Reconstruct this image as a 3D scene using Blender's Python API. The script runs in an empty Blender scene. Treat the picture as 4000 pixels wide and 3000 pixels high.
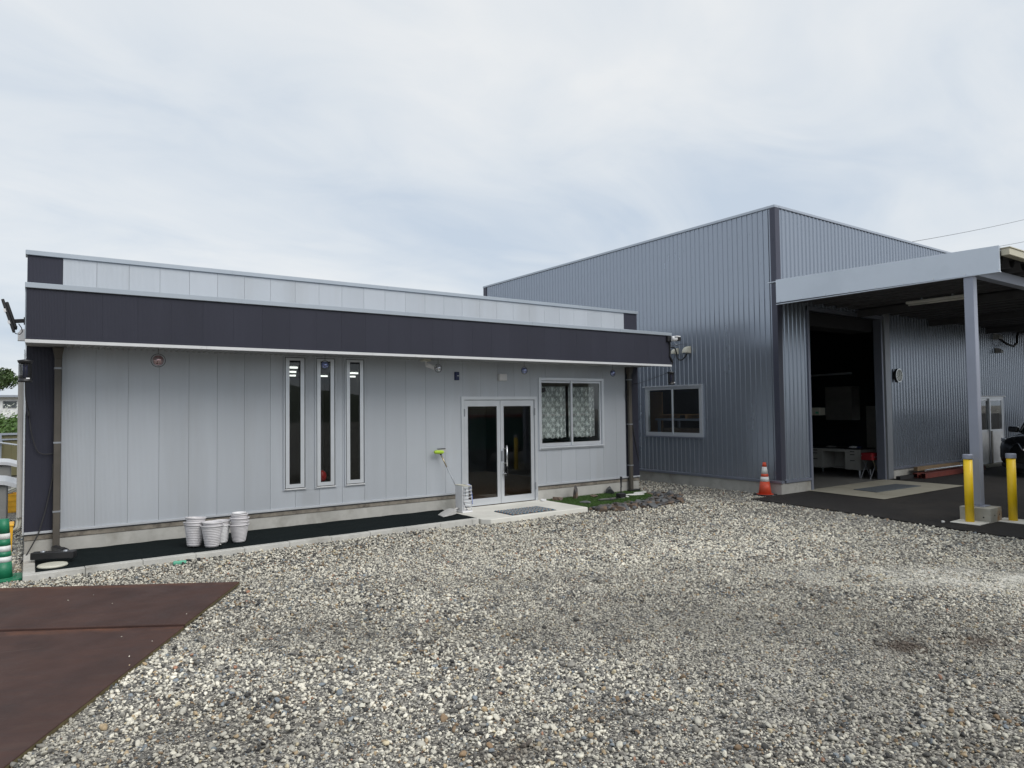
import bpy, bmesh, math, random
import numpy as np
from mathutils import Vector, Matrix, noise as mnoise
PI = math.pi
R = math.radians
random.seed(7)
rng = np.random.default_rng(11)
sc = bpy.context.scene
COL = sc.collection

# ------------------------------------------------------------------ camera
CAM = Vector((-0.337, -10.883, 1.908))
yaw, pitch, roll = R(35.206), R(2.053), R(-0.688)
fw = Vector((math.sin(yaw)*math.cos(pitch), math.cos(yaw)*math.cos(pitch), math.sin(pitch)))
rt0 = Vector((math.cos(yaw), -math.sin(yaw), 0)); up0 = rt0.cross(fw)
rt = rt0*math.cos(roll) + up0*math.sin(roll); up = up0*math.cos(roll) - rt0*math.sin(roll)
cd = bpy.data.cameras.new('camera'); cam = bpy.data.objects.new('camera', cd); COL.objects.link(cam)
cam.matrix_world = Matrix(((rt.x, up.x, -fw.x, CAM.x), (rt.y, up.y, -fw.y, CAM.y), (rt.z, up.z, -fw.z, CAM.z), (0, 0, 0, 1)))
cd.sensor_width = 36; cd.lens = 24.0; cd.clip_start = 0.05; cd.clip_end = 3000
sc.camera = cam

# ------------------------------------------------------------------ sky, sun, exposure
SUN_AZ, SUN_EL = R(166), R(44)          # azimuth from +Y clockwise: the sun is behind the camera, veiled by cloud
w = bpy.data.worlds.new('World'); sc.world = w; w.use_nodes = True
nt = w.node_tree; N = nt.nodes; Lk = nt.links; N.clear()
out = N.new('ShaderNodeOutputWorld'); bg = N.new('ShaderNodeBackground'); bg.inputs[1].default_value = 0.1
sky = N.new('ShaderNodeTexSky'); sky.sky_type = 'NISHITA'; sky.sun_disc = False
sky.sun_elevation = SUN_EL; sky.sun_rotation = SUN_AZ; sky.air_density = 1.0; sky.dust_density = 2.0
tc = N.new('ShaderNodeTexCoord')
sep = N.new('ShaderNodeSeparateXYZ'); Lk.new(tc.outputs['Generated'], sep.inputs[0])
def wmath(op, a, b=None, clamp=False):
    n = N.new('ShaderNodeMath'); n.operation = op; n.use_clamp = clamp
    for i, v in enumerate((a, b)):
        if v is None: continue
        if isinstance(v, (int, float)): n.inputs[i].default_value = v
        else: Lk.new(v, n.inputs[i])
    return n.outputs[0]
# project the view direction on a cloud deck: long flat streaks near the horizon, softer masses overhead
den = wmath('ADD', wmath('MAXIMUM', sep.outputs[2], 0.0), 0.22)
cx_ = wmath('DIVIDE', sep.outputs[0], den); cy_ = wmath('DIVIDE', sep.outputs[1], den)
comb = N.new('ShaderNodeCombineXYZ'); Lk.new(cx_, comb.inputs[0]); Lk.new(cy_, comb.inputs[1])
def wnoise(scale, detail, rough, dist, off):
    mp = N.new('ShaderNodeMapping'); mp.inputs['Location'].default_value = off; Lk.new(comb.outputs[0], mp.inputs[0])
    mp.inputs['Rotation'].default_value = (0, 0, R(-35)); mp.inputs['Scale'].default_value = (1.0, 1.45, 1)
    n = N.new('ShaderNodeTexNoise'); n.inputs['Scale'].default_value = scale; n.inputs['Detail'].default_value = detail
    n.inputs['Roughness'].default_value = rough; n.inputs['Distortion'].default_value = dist
    Lk.new(mp.outputs[0], n.inputs[0]); return n.outputs[0]
n1 = wnoise(0.55, 5, 0.5, 0.5, (3.1, 1.7, 0)); n2 = wnoise(1.7, 8, 0.55, 0.9, (8.3, 4.2, 2))
mixn = wmath('ADD', wmath('MULTIPLY', n1, 0.60), wmath('MULTIPLY', n2, 0.40))
# a little brighter towards the veiled zenith
lift = wmath('ADD', mixn, wmath('MULTIPLY', wmath('SUBTRACT', sep.outputs[2], 0.25), 0.16))
cr = N.new('ShaderNodeValToRGB'); Lk.new(lift, cr.inputs[0])
els = cr.color_ramp.elements
els[0].position = 0.36; els[0].color = (4.15, 4.75, 5.5, 1)
els[1].position = 0.64; els[1].color = (6.1, 6.25, 6.35, 1)
e = els.new(0.5); e.color = (5.25, 5.62, 6.0, 1)
mx = N.new('ShaderNodeMixRGB'); mx.inputs[0].default_value = 0.93
Lk.new(sky.outputs[0], mx.inputs[1]); Lk.new(cr.outputs[0], mx.inputs[2])
Lk.new(mx.outputs[0], bg.inputs[0]); Lk.new(bg.outputs[0], out.inputs[0])
sd = bpy.data.lights.new('sun', 'SUN'); so = bpy.data.objects.new('sun', sd); COL.objects.link(so)
sd.energy = 1.5; sd.angle = R(40); sd.color = (1.0, 0.97, 0.93)
sdir = Vector((math.sin(SUN_AZ)*math.cos(SUN_EL), math.cos(SUN_AZ)*math.cos(SUN_EL), math.sin(SUN_EL)))
so.rotation_euler = sdir.to_track_quat('Z', 'Y').to_euler(); so.location = sdir*50
sc.view_settings.view_transform = 'Standard'; sc.view_settings.look = 'None'
sc.view_settings.exposure = 0.5; sc.view_settings.gamma = 1.0; sc.view_settings.use_curve_mapping = False
sc.render.engine = 'CYCLES'
try:
    sc.cycles.use_denoising = True; sc.cycles.max_bounces = 8; sc.cycles.transparent_max_bounces = 16
except Exception: pass

# ------------------------------------------------------------------ materials
MATS = {}
def mat(name, col, rough=0.5, metal=0.0, var=0.12, scale=4.0, bump=0.0, bscale=60.0, spec=0.5, stain=None, sscale=1.2, stretch=(1, 1, 1), samount=(0.5, 0.7)):
    m = bpy.data.materials.new(name); m.use_nodes = True; t = m.node_tree; n = t.nodes; l = t.links
    b = n['Principled BSDF']; b.inputs['Roughness'].default_value = rough; b.inputs['Metallic'].default_value = metal
    b.inputs['Specular IOR Level'].default_value = spec
    tc = n.new('ShaderNodeTexCoord'); mp = n.new('ShaderNodeMapping'); mp.inputs['Scale'].default_value = stretch
    l.new(tc.outputs['Object'], mp.inputs[0])
    nz = n.new('ShaderNodeTexNoise'); nz.inputs['Scale'].default_value = scale; nz.inputs['Detail'].default_value = 6; nz.inputs['Roughness'].default_value = 0.6
    l.new(mp.outputs[0], nz.inputs[0])
    r = n.new('ShaderNodeValToRGB'); l.new(nz.outputs[0], r.inputs[0])
    r.color_ramp.elements[0].position = 0.3; r.color_ramp.elements[1].position = 0.7
    r.color_ramp.elements[0].color = tuple(c*(1-var) for c in col) + (1,); r.color_ramp.elements[1].color = tuple(min(1, c*(1+var)) for c in col) + (1,)
    last = r.outputs[0]
    if stain:
        z2 = n.new('ShaderNodeTexNoise'); z2.inputs['Scale'].default_value = sscale; z2.inputs['Detail'].default_value = 8; z2.inputs['Roughness'].default_value = 0.65
        l.new(mp.outputs[0], z2.inputs[0])
        r2 = n.new('ShaderNodeValToRGB'); l.new(z2.outputs[0], r2.inputs[0]); r2.color_ramp.elements[0].position = samount[0]; r2.color_ramp.elements[1].position = samount[1]
        mm = n.new('ShaderNodeMixRGB'); l.new(r2.outputs[0], mm.inputs[0]); l.new(last, mm.inputs[1]); mm.inputs[2].default_value = tuple(stain) + (1,)
        last = mm.outputs[0]
    l.new(last, b.inputs['Base Color'])
    if rough > 0.06:
        mr = n.new('ShaderNodeMapRange'); l.new(nz.outputs[0], mr.inputs[0]); mr.inputs[3].default_value = rough*0.85; mr.inputs[4].default_value = min(1, rough*1.15)
        l.new(mr.outputs[0], b.inputs['Roughness'])
    if bump:
        z3 = n.new('ShaderNodeTexNoise'); z3.inputs['Scale'].default_value = bscale; z3.inputs['Detail'].default_value = 4; l.new(mp.outputs[0], z3.inputs[0])
        bp = n.new('ShaderNodeBump'); bp.inputs['Strength'].default_value = bump; bp.inputs['Distance'].default_value = 0.01
        l.new(z3.outputs[0], bp.inputs['Height']); l.new(bp.outputs[0], b.inputs['Normal'])
    MATS[name] = m; return m
def rib_bump(m, period, dist, axis=0, strength=1.0):
    """fine pressed ribs of metal siding, as relief"""
    t = m.node_tree; n = t.nodes; l = t.links; b = n['Principled BSDF']
    tc = n.new('ShaderNodeTexCoord'); s = n.new('ShaderNodeSeparateXYZ'); l.new(tc.outputs['Object'], s.inputs[0])
    a = n.new('ShaderNodeMath'); a.operation = 'MULTIPLY'; l.new(s.outputs[axis], a.inputs[0]); a.inputs[1].default_value = 2*PI/period
    c = n.new('ShaderNodeMath'); c.operation = 'SINE'; l.new(a.outputs[0], c.inputs[0])
    bp = n.new('ShaderNodeBump'); bp.inputs['Strength'].default_value = strength; bp.inputs['Distance'].default_value = dist
    l.new(c.outputs[0], bp.inputs['Height']); l.new(bp.outputs[0], b.inputs['Normal'])
def object_tone(m, amt):
    """each sheet comes from its own batch: a slight tone of its own"""
    t = m.node_tree; n = t.nodes; l = t.links; b = n['Principled BSDF']; src_ = b.inputs['Base Color'].links[0].from_socket
    oi = n.new('ShaderNodeObjectInfo'); mr = n.new('ShaderNodeMapRange'); l.new(oi.outputs['Random'], mr.inputs[0]); mr.inputs[3].default_value = 1-amt; mr.inputs[4].default_value = 1+amt
    vm = n.new('ShaderNodeVectorMath'); vm.operation = 'SCALE'; l.new(src_, vm.inputs[0]); l.new(mr.outputs[0], vm.inputs['Scale']); l.new(vm.outputs[0], b.inputs['Base Color'])
def glass(name, tint, reflect=1.0):
    m = bpy.data.materials.new(name); m.use_nodes = True; t = m.node_tree; n = t.nodes; l = t.links; n.clear()
    o = n.new('ShaderNodeOutputMaterial'); tr = n.new('ShaderNodeBsdfTransparent'); tr.inputs[0].default_value = tuple(tint) + (1,)
    g = n.new('ShaderNodeBsdfGlossy'); g.inputs['Roughness'].default_value = 0.0; g.inputs['Color'].default_value = (reflect,)*3 + (1,)
    f = n.new('ShaderNodeFresnel'); gq = n.new('ShaderNodeNewGeometry'); io = n.new('ShaderNodeMapRange')
    l.new(gq.outputs['Backfacing'], io.inputs[0]); io.inputs[3].default_value = 1.47; io.inputs[4].default_value = 1/1.47; l.new(io.outputs[0], f.inputs[0])
    mxs = n.new('ShaderNodeMixShader'); l.new(f.outputs[0], mxs.inputs[0]); l.new(tr.outputs[0], mxs.inputs[1]); l.new(g.outputs[0], mxs.inputs[2]); l.new(mxs.outputs[0], o.inputs[0])
    MATS[name] = m; return m
def emit(name, col, s):
    m = bpy.data.materials.new(name); m.use_nodes = True; b = m.node_tree.nodes['Principled BSDF']
    b.inputs['Base Color'].default_value = tuple(col) + (1,); b.inputs['Emission Color'].default_value = tuple(col) + (1,); b.inputs['Emission Strength'].default_value = s
    MATS[name] = m; return m
mat('siding', (0.53, 0.565, 0.61), 0.40, 0.35, 0.035, 2.2, stretch=(1, 1, 0.12), stain=(0.49, 0.515, 0.545), sscale=1.3, samount=(0.5, 0.72)); object_tone(MATS['siding'], 0.035); rib_bump(MATS['siding'], 0.389/26, 0.0016)
mat('siding_dark', (0.030, 0.0315, 0.047), 0.5, 0.0, 0.08, 2.0, spec=0.3, stretch=(1, 1, 0.15)); object_tone(MATS['siding_dark'], 0.05); rib_bump(MATS['siding_dark'], 0.389/26, 0.0012)
mat('backing', (0.16, 0.17, 0.19), 0.7)
mat('cap', (0.36, 0.405, 0.455), 0.38, 0.35, 0.04, 1.5)
mat('strip', (0.60, 0.61, 0.62), 0.4, 0.1, 0.05, 2, stain=(0.35, 0.35, 0.34), sscale=5, samount=(0.6, 0.75))
mat('soffit', (0.40, 0.41, 0.42), 0.5, 0.1, 0.05)
mat('alu', (0.66, 0.69, 0.73), 0.32, 0.55, 0.03, 3)
mat('alu_dark', (0.30, 0.32, 0.35), 0.4, 0.5, 0.05)
mat('foundation', (0.40, 0.395, 0.37), 0.85, 0, 0.14, 3, 0.25, 50, stain=(0.22, 0.21, 0.18), sscale=1.6, samount=(0.5, 0.78), stretch=(1, 1, 0.8))
mat('sill_mortar', (0.20, 0.18, 0.15), 0.85, 0, 0.3, 9, 0.3, 60, stain=(0.08, 0.07, 0.06), sscale=6)
mat('slab', (0.66, 0.65, 0.60), 0.85, 0, 0.08, 3, 0.2, 90, stain=(0.54, 0.53, 0.48), sscale=1.5)
mat('slab_old', (0.32, 0.305, 0.25), 0.7, 0, 0.1, 3, 0.2, 90, stain=(0.26, 0.245, 0.195), sscale=1.0)
mat('kerb', (0.50, 0.495, 0.465), 0.88, 0, 0.14, 5, 0.35, 70, stain=(0.30, 0.29, 0.26), sscale=2.5)
mat('fabric', (0.007, 0.011, 0.012), 0.95, 0, 0.35, 25, 0.5, 120, spec=0.08, stain=(0.022, 0.025, 0.025), sscale=7, samount=(0.62, 0.8))
mat('pipe_brown', (0.085, 0.076, 0.064), 0.45, 0.1, 0.15, 3)
mat('zinc', (0.20, 0.195, 0.18), 0.4, 0.5, 0.15, 3)
mat('wsiding', (0.315, 0.352, 0.412), 0.26, 0.68, 0.02, 1.2, stretch=(1, 1, 0.2))
mat('wtrim', (0.055, 0.058, 0.085), 0.4, 0.2, 0.05)
mat('wflash', (0.22, 0.24, 0.30), 0.38, 0.5, 0.06)
mat('wcap', (0.42, 0.46, 0.52), 0.35, 0.6, 0.04)
mat('steel_grey', (0.30, 0.325, 0.40), 0.42, 0.2, 0.06, 2)
mat('fascia', (0.58, 0.635, 0.71), 0.40, 0.35, 0.03, 0.8, stain=(0.52, 0.575, 0.645), sscale=0.7)
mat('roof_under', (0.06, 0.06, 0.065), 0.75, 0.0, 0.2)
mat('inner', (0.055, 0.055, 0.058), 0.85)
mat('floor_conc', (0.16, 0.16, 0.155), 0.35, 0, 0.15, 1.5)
mat('asphalt', (0.026, 0.0245, 0.024), 0.85, 0, 0.28, 5, 0.6, 260, spec=0.25, stain=(0.040, 0.036, 0.032), sscale=0.7)
mat('cream_plastic', (0.55, 0.54, 0.46), 0.45)
mat('white_plastic', (0.74, 0.74, 0.75), 0.4, 0, 0.05)
mat('pot', (0.60, 0.585, 0.60), 0.5, 0, 0.08, 10, stain=(0.42, 0.40, 0.38), sscale=7, samount=(0.55, 0.85))
mat('black_plastic', (0.014, 0.014, 0.016), 0.45, 0, 0.2)
mat('black_matt', (0.016, 0.016, 0.018), 0.75, 0, 0.2)
mat('blue_plastic', (0.012, 0.022, 0.085), 0.35)
mat('beige_metal', (0.50, 0.47, 0.37), 0.5, 0.1, 0.05)
mat('yellow_paint', (0.90, 0.60, 0.015), 0.42, 0, 0.05, 6, stain=(0.78, 0.48, 0.02), sscale=9, samount=(0.6, 0.9))
mat('yellow_plastic', (0.78, 0.42, 0.03), 0.5, 0, 0.1, 8)
mat('orange_plastic', (0.62, 0.075, 0.03), 0.5, 0, 0.12, 10, stain=(0.34, 0.05, 0.03), sscale=8, samount=(0.55, 0.85))
mat('green_plastic', (0.012, 0.17, 0.085), 0.45, 0, 0.12, 8)
mat('white_band', (0.72, 0.73, 0.72), 0.5, 0, 0.08, 12, stain=(0.5, 0.48, 0.44), sscale=10)
mat('rust', (0.070, 0.038, 0.031), 0.52, 0.25, 0.22, 3, 0.15, 140, stain=(0.036, 0.024, 0.022), sscale=1.1, stretch=(1, 2.2, 1), samount=(0.42, 0.72))
mat('rust_edge', (0.10, 0.08, 0.035), 0.8, 0, 0.3, 12)
mat('rock', (0.085, 0.08, 0.078), 0.8, 0, 0.35, 9, 0.5, 40, stain=(0.14, 0.095, 0.06), sscale=5, samount=(0.5, 0.62))
mat('rock_grey', (0.11, 0.115, 0.12), 0.8, 0, 0.3, 10, 0.5, 40)
mat('rock_brown', (0.15, 0.105, 0.075), 0.8, 0, 0.35, 8, 0.5, 40, stain=(0.11, 0.10, 0.095), sscale=6)
mat('white_stone', (0.62, 0.62, 0.60), 0.7, 0, 0.1, 12, 0.2, 60)
mat('turf_base', (0.014, 0.030, 0.008), 0.95, 0, 0.3, 20)
mat('blade', (0.055, 0.115, 0.022), 0.6, 0, 0.4, 30)
mat('lace', (0.86, 0.86, 0.84), 0.9)
mat('wood', (0.36, 0.21, 0.10), 0.6, 0, 0.25, 3, stretch=(1, 12, 12))
mat('timber', (0.20, 0.14, 0.08), 0.75, 0, 0.3, 4, stretch=(1, 12, 12))
mat('red_steel', (0.14, 0.030, 0.022), 0.6, 0, 0.3, 6)
mat('silver', (0.62, 0.64, 0.66), 0.25, 0.9, 0.05)
mat('room_wall', (0.10, 0.095, 0.09), 0.9)
mat('room_floor', (0.24, 0.12, 0.055), 0.4, 0, 0.25, 3, stretch=(1, 9, 1))
mat('desk_grey', (0.36, 0.36, 0.34), 0.5)
mat('red_box', (0.22, 0.010, 0.015), 0.5)
mat('brass', (0.45, 0.38, 0.25), 0.35, 0.8)
mat('lime', (0.42, 0.62, 0.06), 0.9, 0, 0.2, 90, 0.8, 120)
mat('cloth', (0.68, 0.68, 0.76), 0.9, 0, 0.06, 20, 0.2, 200)
mat('cloth_hem', (0.12, 0.20, 0.55), 0.9)
mat('grey_plastic', (0.42, 0.42, 0.41), 0.5, 0, 0.06)
mat('fence_panel', (0.13, 0.12, 0.06), 0.6, 0.1, 0.1, 2)
mat('fence_post', (0.30, 0.33, 0.38), 0.5, 0.4, 0.08)
mat('ac_body', (0.36, 0.35, 0.33), 0.6, 0, 0.06, 6)
mat('leaf', (0.038, 0.072, 0.016), 0.6, 0, 0.5, 1.6, stain=(0.13, 0.13, 0.03), sscale=1.1, samount=(0.55, 0.8))
mat('leaf_bank', (0.075, 0.145, 0.032), 0.65, 0, 0.45, 2.5)
mat('petal', (0.70, 0.72, 0.66), 0.8)
mat('bark', (0.09, 0.065, 0.045), 0.9, 0, 0.3, 10, 0.6, 30)
mat('soil', (0.14, 0.11, 0.05), 0.95, 0, 0.3, 6)
mat('house_white', (0.66, 0.68, 0.70), 0.7)
mat('carpaint', (0.006, 0.007, 0.009), 0.12, 0.0, 0.1, spec=0.7)
mat('chrome', (0.75, 0.76, 0.78), 0.08, 1.0, 0.02)
mat('car_trim', (0.02, 0.02, 0.022), 0.6)
mat('tyre', (0.02, 0.02, 0.02), 0.8)
mat('lamp_lens', (0.30, 0.32, 0.34), 0.1, 0.3, 0.2, 14)
mat('clock_face', (0.72, 0.74, 0.70), 0.5)
mat('truck_green', (0.008, 0.10, 0.075), 0.35)
mat('truck_cream', (0.62, 0.58, 0.45), 0.4)
mat('truck_red', (0.40, 0.03, 0.03), 0.4)
mat('hill', (0.045, 0.060, 0.035), 0.95, 0, 0.4, 0.05)
mat('wire', (0.03, 0.03, 0.032), 0.6)
mat('balloon', (0.60, 0.012, 0.015), 0.25)
mat('steel_mirror', (0.75, 0.76, 0.80), 0.12, 1.0, 0.02)
mat('steel_mirror_red', (0.62, 0.42, 0.42), 0.15, 1.0, 0.1, 30)
mat('steel_mirror_blue', (0.40, 0.46, 0.75), 0.15, 1.0, 0.2, 40)
mat('mat_blue', (0.03, 0.17, 0.28), 0.8); mat('mat_brown', (0.26, 0.12, 0.06), 0.8); mat('mat_pale', (0.42, 0.40, 0.36), 0.8); mat('mat_base', (0.045, 0.05, 0.055), 0.8)
mat('mat_grey', (0.085, 0.10, 0.115), 0.9, 0, 0.2, 30)
mat('water_black', (0.008, 0.012, 0.014), 0.08)
mat('block_conc', (0.36, 0.35, 0.31), 0.9, 0, 0.15, 6, 0.4, 50, stain=(0.30, 0.17, 0.07), sscale=2.6, samount=(0.52, 0.66))
mat('mint', (0.12, 0.42, 0.28), 0.5)
glass('glass_door', (0.80, 0.82, 0.82)); glass('glass_win', (0.90, 0.93, 0.93)); glass('glass_slit', (0.70, 0.73, 0.73)); glass('glass_w', (0.84, 0.86, 0.86)); glass('glass_car', (0.10, 0.12, 0.12))
emit('tube_lit', (1.0, 1.0, 0.93), 1.7)
mat('tube_off', (0.70, 0.69, 0.64), 0.5)
mat('uv_blue', (0.02, 0.03, 0.12), 0.3)

def rust_material():
    if 'rust_plate' in MATS: return MATS['rust_plate']
    m = bpy.data.materials.new('rust_plate'); m.use_nodes = True; MATS['rust_plate'] = m; t = m.node_tree; n = t.nodes; l = t.links; b = n['Principled BSDF']
    tc = n.new('ShaderNodeTexCoord')
    def nz(scale, st, det=7, ro=.62, rot=-31.7):
        mp = n.new('ShaderNodeMapping'); mp.vector_type = 'TEXTURE'; mp.inputs['Rotation'].default_value = (0, 0, R(rot)); mp.inputs['Scale'].default_value = st; l.new(tc.outputs['Object'], mp.inputs[0])
        k = n.new('ShaderNodeTexNoise'); k.inputs['Scale'].default_value = scale; k.inputs['Detail'].default_value = det; k.inputs['Roughness'].default_value = ro; l.new(mp.outputs[0], k.inputs[0]); return k.outputs[0]
    def ramp(src, stops):
        r = n.new('ShaderNodeValToRGB'); l.new(src, r.inputs[0]); e = r.color_ramp.elements
        e[0].position, e[0].color = stops[0][0], stops[0][1]+(1,); e[1].position, e[1].color = stops[-1][0], stops[-1][1]+(1,)
        for p, c in stops[1:-1]: q = e.new(p); q.color = c+(1,)
        return r.outputs[0]
    def mix(f, a, c):
        k = n.new('ShaderNodeMixRGB'); l.new(f, k.inputs[0]); l.new(a, k.inputs[1])
        if isinstance(c, tuple): k.inputs[2].default_value = c+(1,)
        else: l.new(c, k.inputs[2])
        return k.outputs[0]
    base = ramp(nz(1.3, (1, 1, 1)), [(.28, (.044, .026, .023)), (.5, (.068, .038, .032)), (.74, (.090, .047, .037))])
    g = lambda v: (v, v, v)
    streak = ramp(nz(7, (3.5, .35, 1), 8, .7), [(.48, g(0)), (.75, g(.55))])
    c = mix(streak, base, (.045, .034, .034))
    dust = ramp(nz(2.2, (2.2, .7, 1), 9, .72, -25), [(.55, g(0)), (.80, g(.28))])
    c = mix(dust, c, (.16, .12, .095))
    oran = ramp(nz(3.4, (1, 1, 1), 9, .7), [(.64, g(0)), (.84, g(.45))])
    c = mix(oran, c, (.19, .075, .032))
    blk = ramp(nz(2.6, (1.8, .6, 1), 9, .75, -20), [(.66, g(0)), (.74, g(.8))])
    c = mix(blk, c, (.012, .011, .012))
    dotp = n.new('ShaderNodeVectorMath'); dotp.operation = 'DOT_PRODUCT'; l.new(tc.outputs['Object'], dotp.inputs[0]); dotp.inputs[1].default_value = (-.5154, -.857, 0)
    ed = n.new('ShaderNodeMapRange'); l.new(dotp.outputs['Value'], ed.inputs[0]); ed.inputs[1].default_value = .0; ed.inputs[2].default_value = .16; ed.inputs[3].default_value = 1; ed.inputs[4].default_value = 0
    em_ = n.new('ShaderNodeMath'); em_.operation = 'MULTIPLY'; l.new(ed.outputs[0], em_.inputs[0]); l.new(ramp(nz(9, (2.5, .8, 1), 8, .7), [(.42, g(0)), (.70, g(.6))]), em_.inputs[1])
    c = mix(em_.outputs[0], c, (.24, .10, .05))
    scr = ramp(nz(38, (26, .5, 1), 3, .5, -12), [(.70, g(0)), (.78, g(.5))])
    c = mix(scr, c, (.17, .14, .125))
    l.new(c, b.inputs['Base Color']); b.inputs['Metallic'].default_value = 0.0; b.inputs['Specular IOR Level'].default_value = .18
    ro = n.new('ShaderNodeMapRange'); l.new(nz(1.8, (1, 1, 1)), ro.inputs[0]); ro.inputs[1].default_value = .3; ro.inputs[2].default_value = .7; ro.inputs[3].default_value = .48; ro.inputs[4].default_value = .75; l.new(ro.outputs[0], b.inputs['Roughness'])
    bp = n.new('ShaderNodeBump'); bp.inputs['Strength'].default_value = .25; bp.inputs['Distance'].default_value = .004; l.new(nz(60, (1, 1, 1), 4), bp.inputs['Height']); l.new(bp.outputs[0], b.inputs['Normal'])
    return m
def lace_material():
    m = MATS['lace']; t = m.node_tree; n = t.nodes; l = t.links; o = n['Material Output']; b = n['Principled BSDF']
    uv = n.new('ShaderNodeUVMap'); s = n.new('ShaderNodeSeparateXYZ'); l.new(uv.outputs[0], s.inputs[0])
    def mth(op, a, c=None, d=None):
        k = n.new('ShaderNodeMath'); k.operation = op
        for i, v in enumerate((a, c, d)):
            if v is None: continue
            if isinstance(v, (int, float)): k.inputs[i].default_value = v
            else: l.new(v, k.inputs[i])
        return k.outputs[0]
    U, V = s.outputs[0], s.outputs[1]
    def flower(cu, cv, ou, ov, rad, pet):
        col = mth('FLOOR', mth('DIVIDE', mth('ADD', U, ou), cu))
        vv = mth('ADD', V, mth('ADD', ov, mth('MULTIPLY', mth('MODULO', mth('ABSOLUTE', col), 2.0), cv*0.5)))
        fu = mth('SUBTRACT', mth('MODULO', mth('ADD', U, ou), cu), cu/2); fv = mth('SUBTRACT', mth('MODULO', vv, cv), cv/2)
        r = mth('SQRT', mth('ADD', mth('MULTIPLY', fu, fu), mth('MULTIPLY', fv, fv)))
        th = mth('ARCTAN2', fv, fu)
        lim = mth('ADD', rad*0.72, mth('MULTIPLY', mth('COSINE', mth('MULTIPLY', th, pet)), rad*0.32))
        return mth('LESS_THAN', r, lim)
    f1 = flower(0.17, 0.21, 0.03, 0.0, 0.052, 6.0); f2 = flower(0.17, 0.21, 0.09, 0.12, 0.030, 5.0); f3 = flower(0.085, 0.105, 0.0, 0.04, 0.013, 4.0)
    vine = mth('LESS_THAN', mth('ABSOLUTE', mth('SUBTRACT', mth('SUBTRACT', mth('MODULO', U, 0.17), 0.085), mth('MULTIPLY', mth('SINE', mth('MULTIPLY', V, 30.0)), 0.04))), 0.006)
    mot = mth('MAXIMUM', mth('MAXIMUM', f1, f2), mth('MAXIMUM', f3, vine))
    hem = mth('LESS_THAN', V, 0.0)
    op = mth('ADD', mth('MULTIPLY', mot, 0.52), 0.42)
    tr = n.new('ShaderNodeBsdfTransparent'); ms = n.new('ShaderNodeMixShader')
    l.new(op, ms.inputs[0]); l.new(tr.outputs[0], ms.inputs[1]); l.new(b.outputs[0], ms.inputs[2]); l.new(ms.outputs[0], o.inputs[0])
lace_material()

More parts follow.
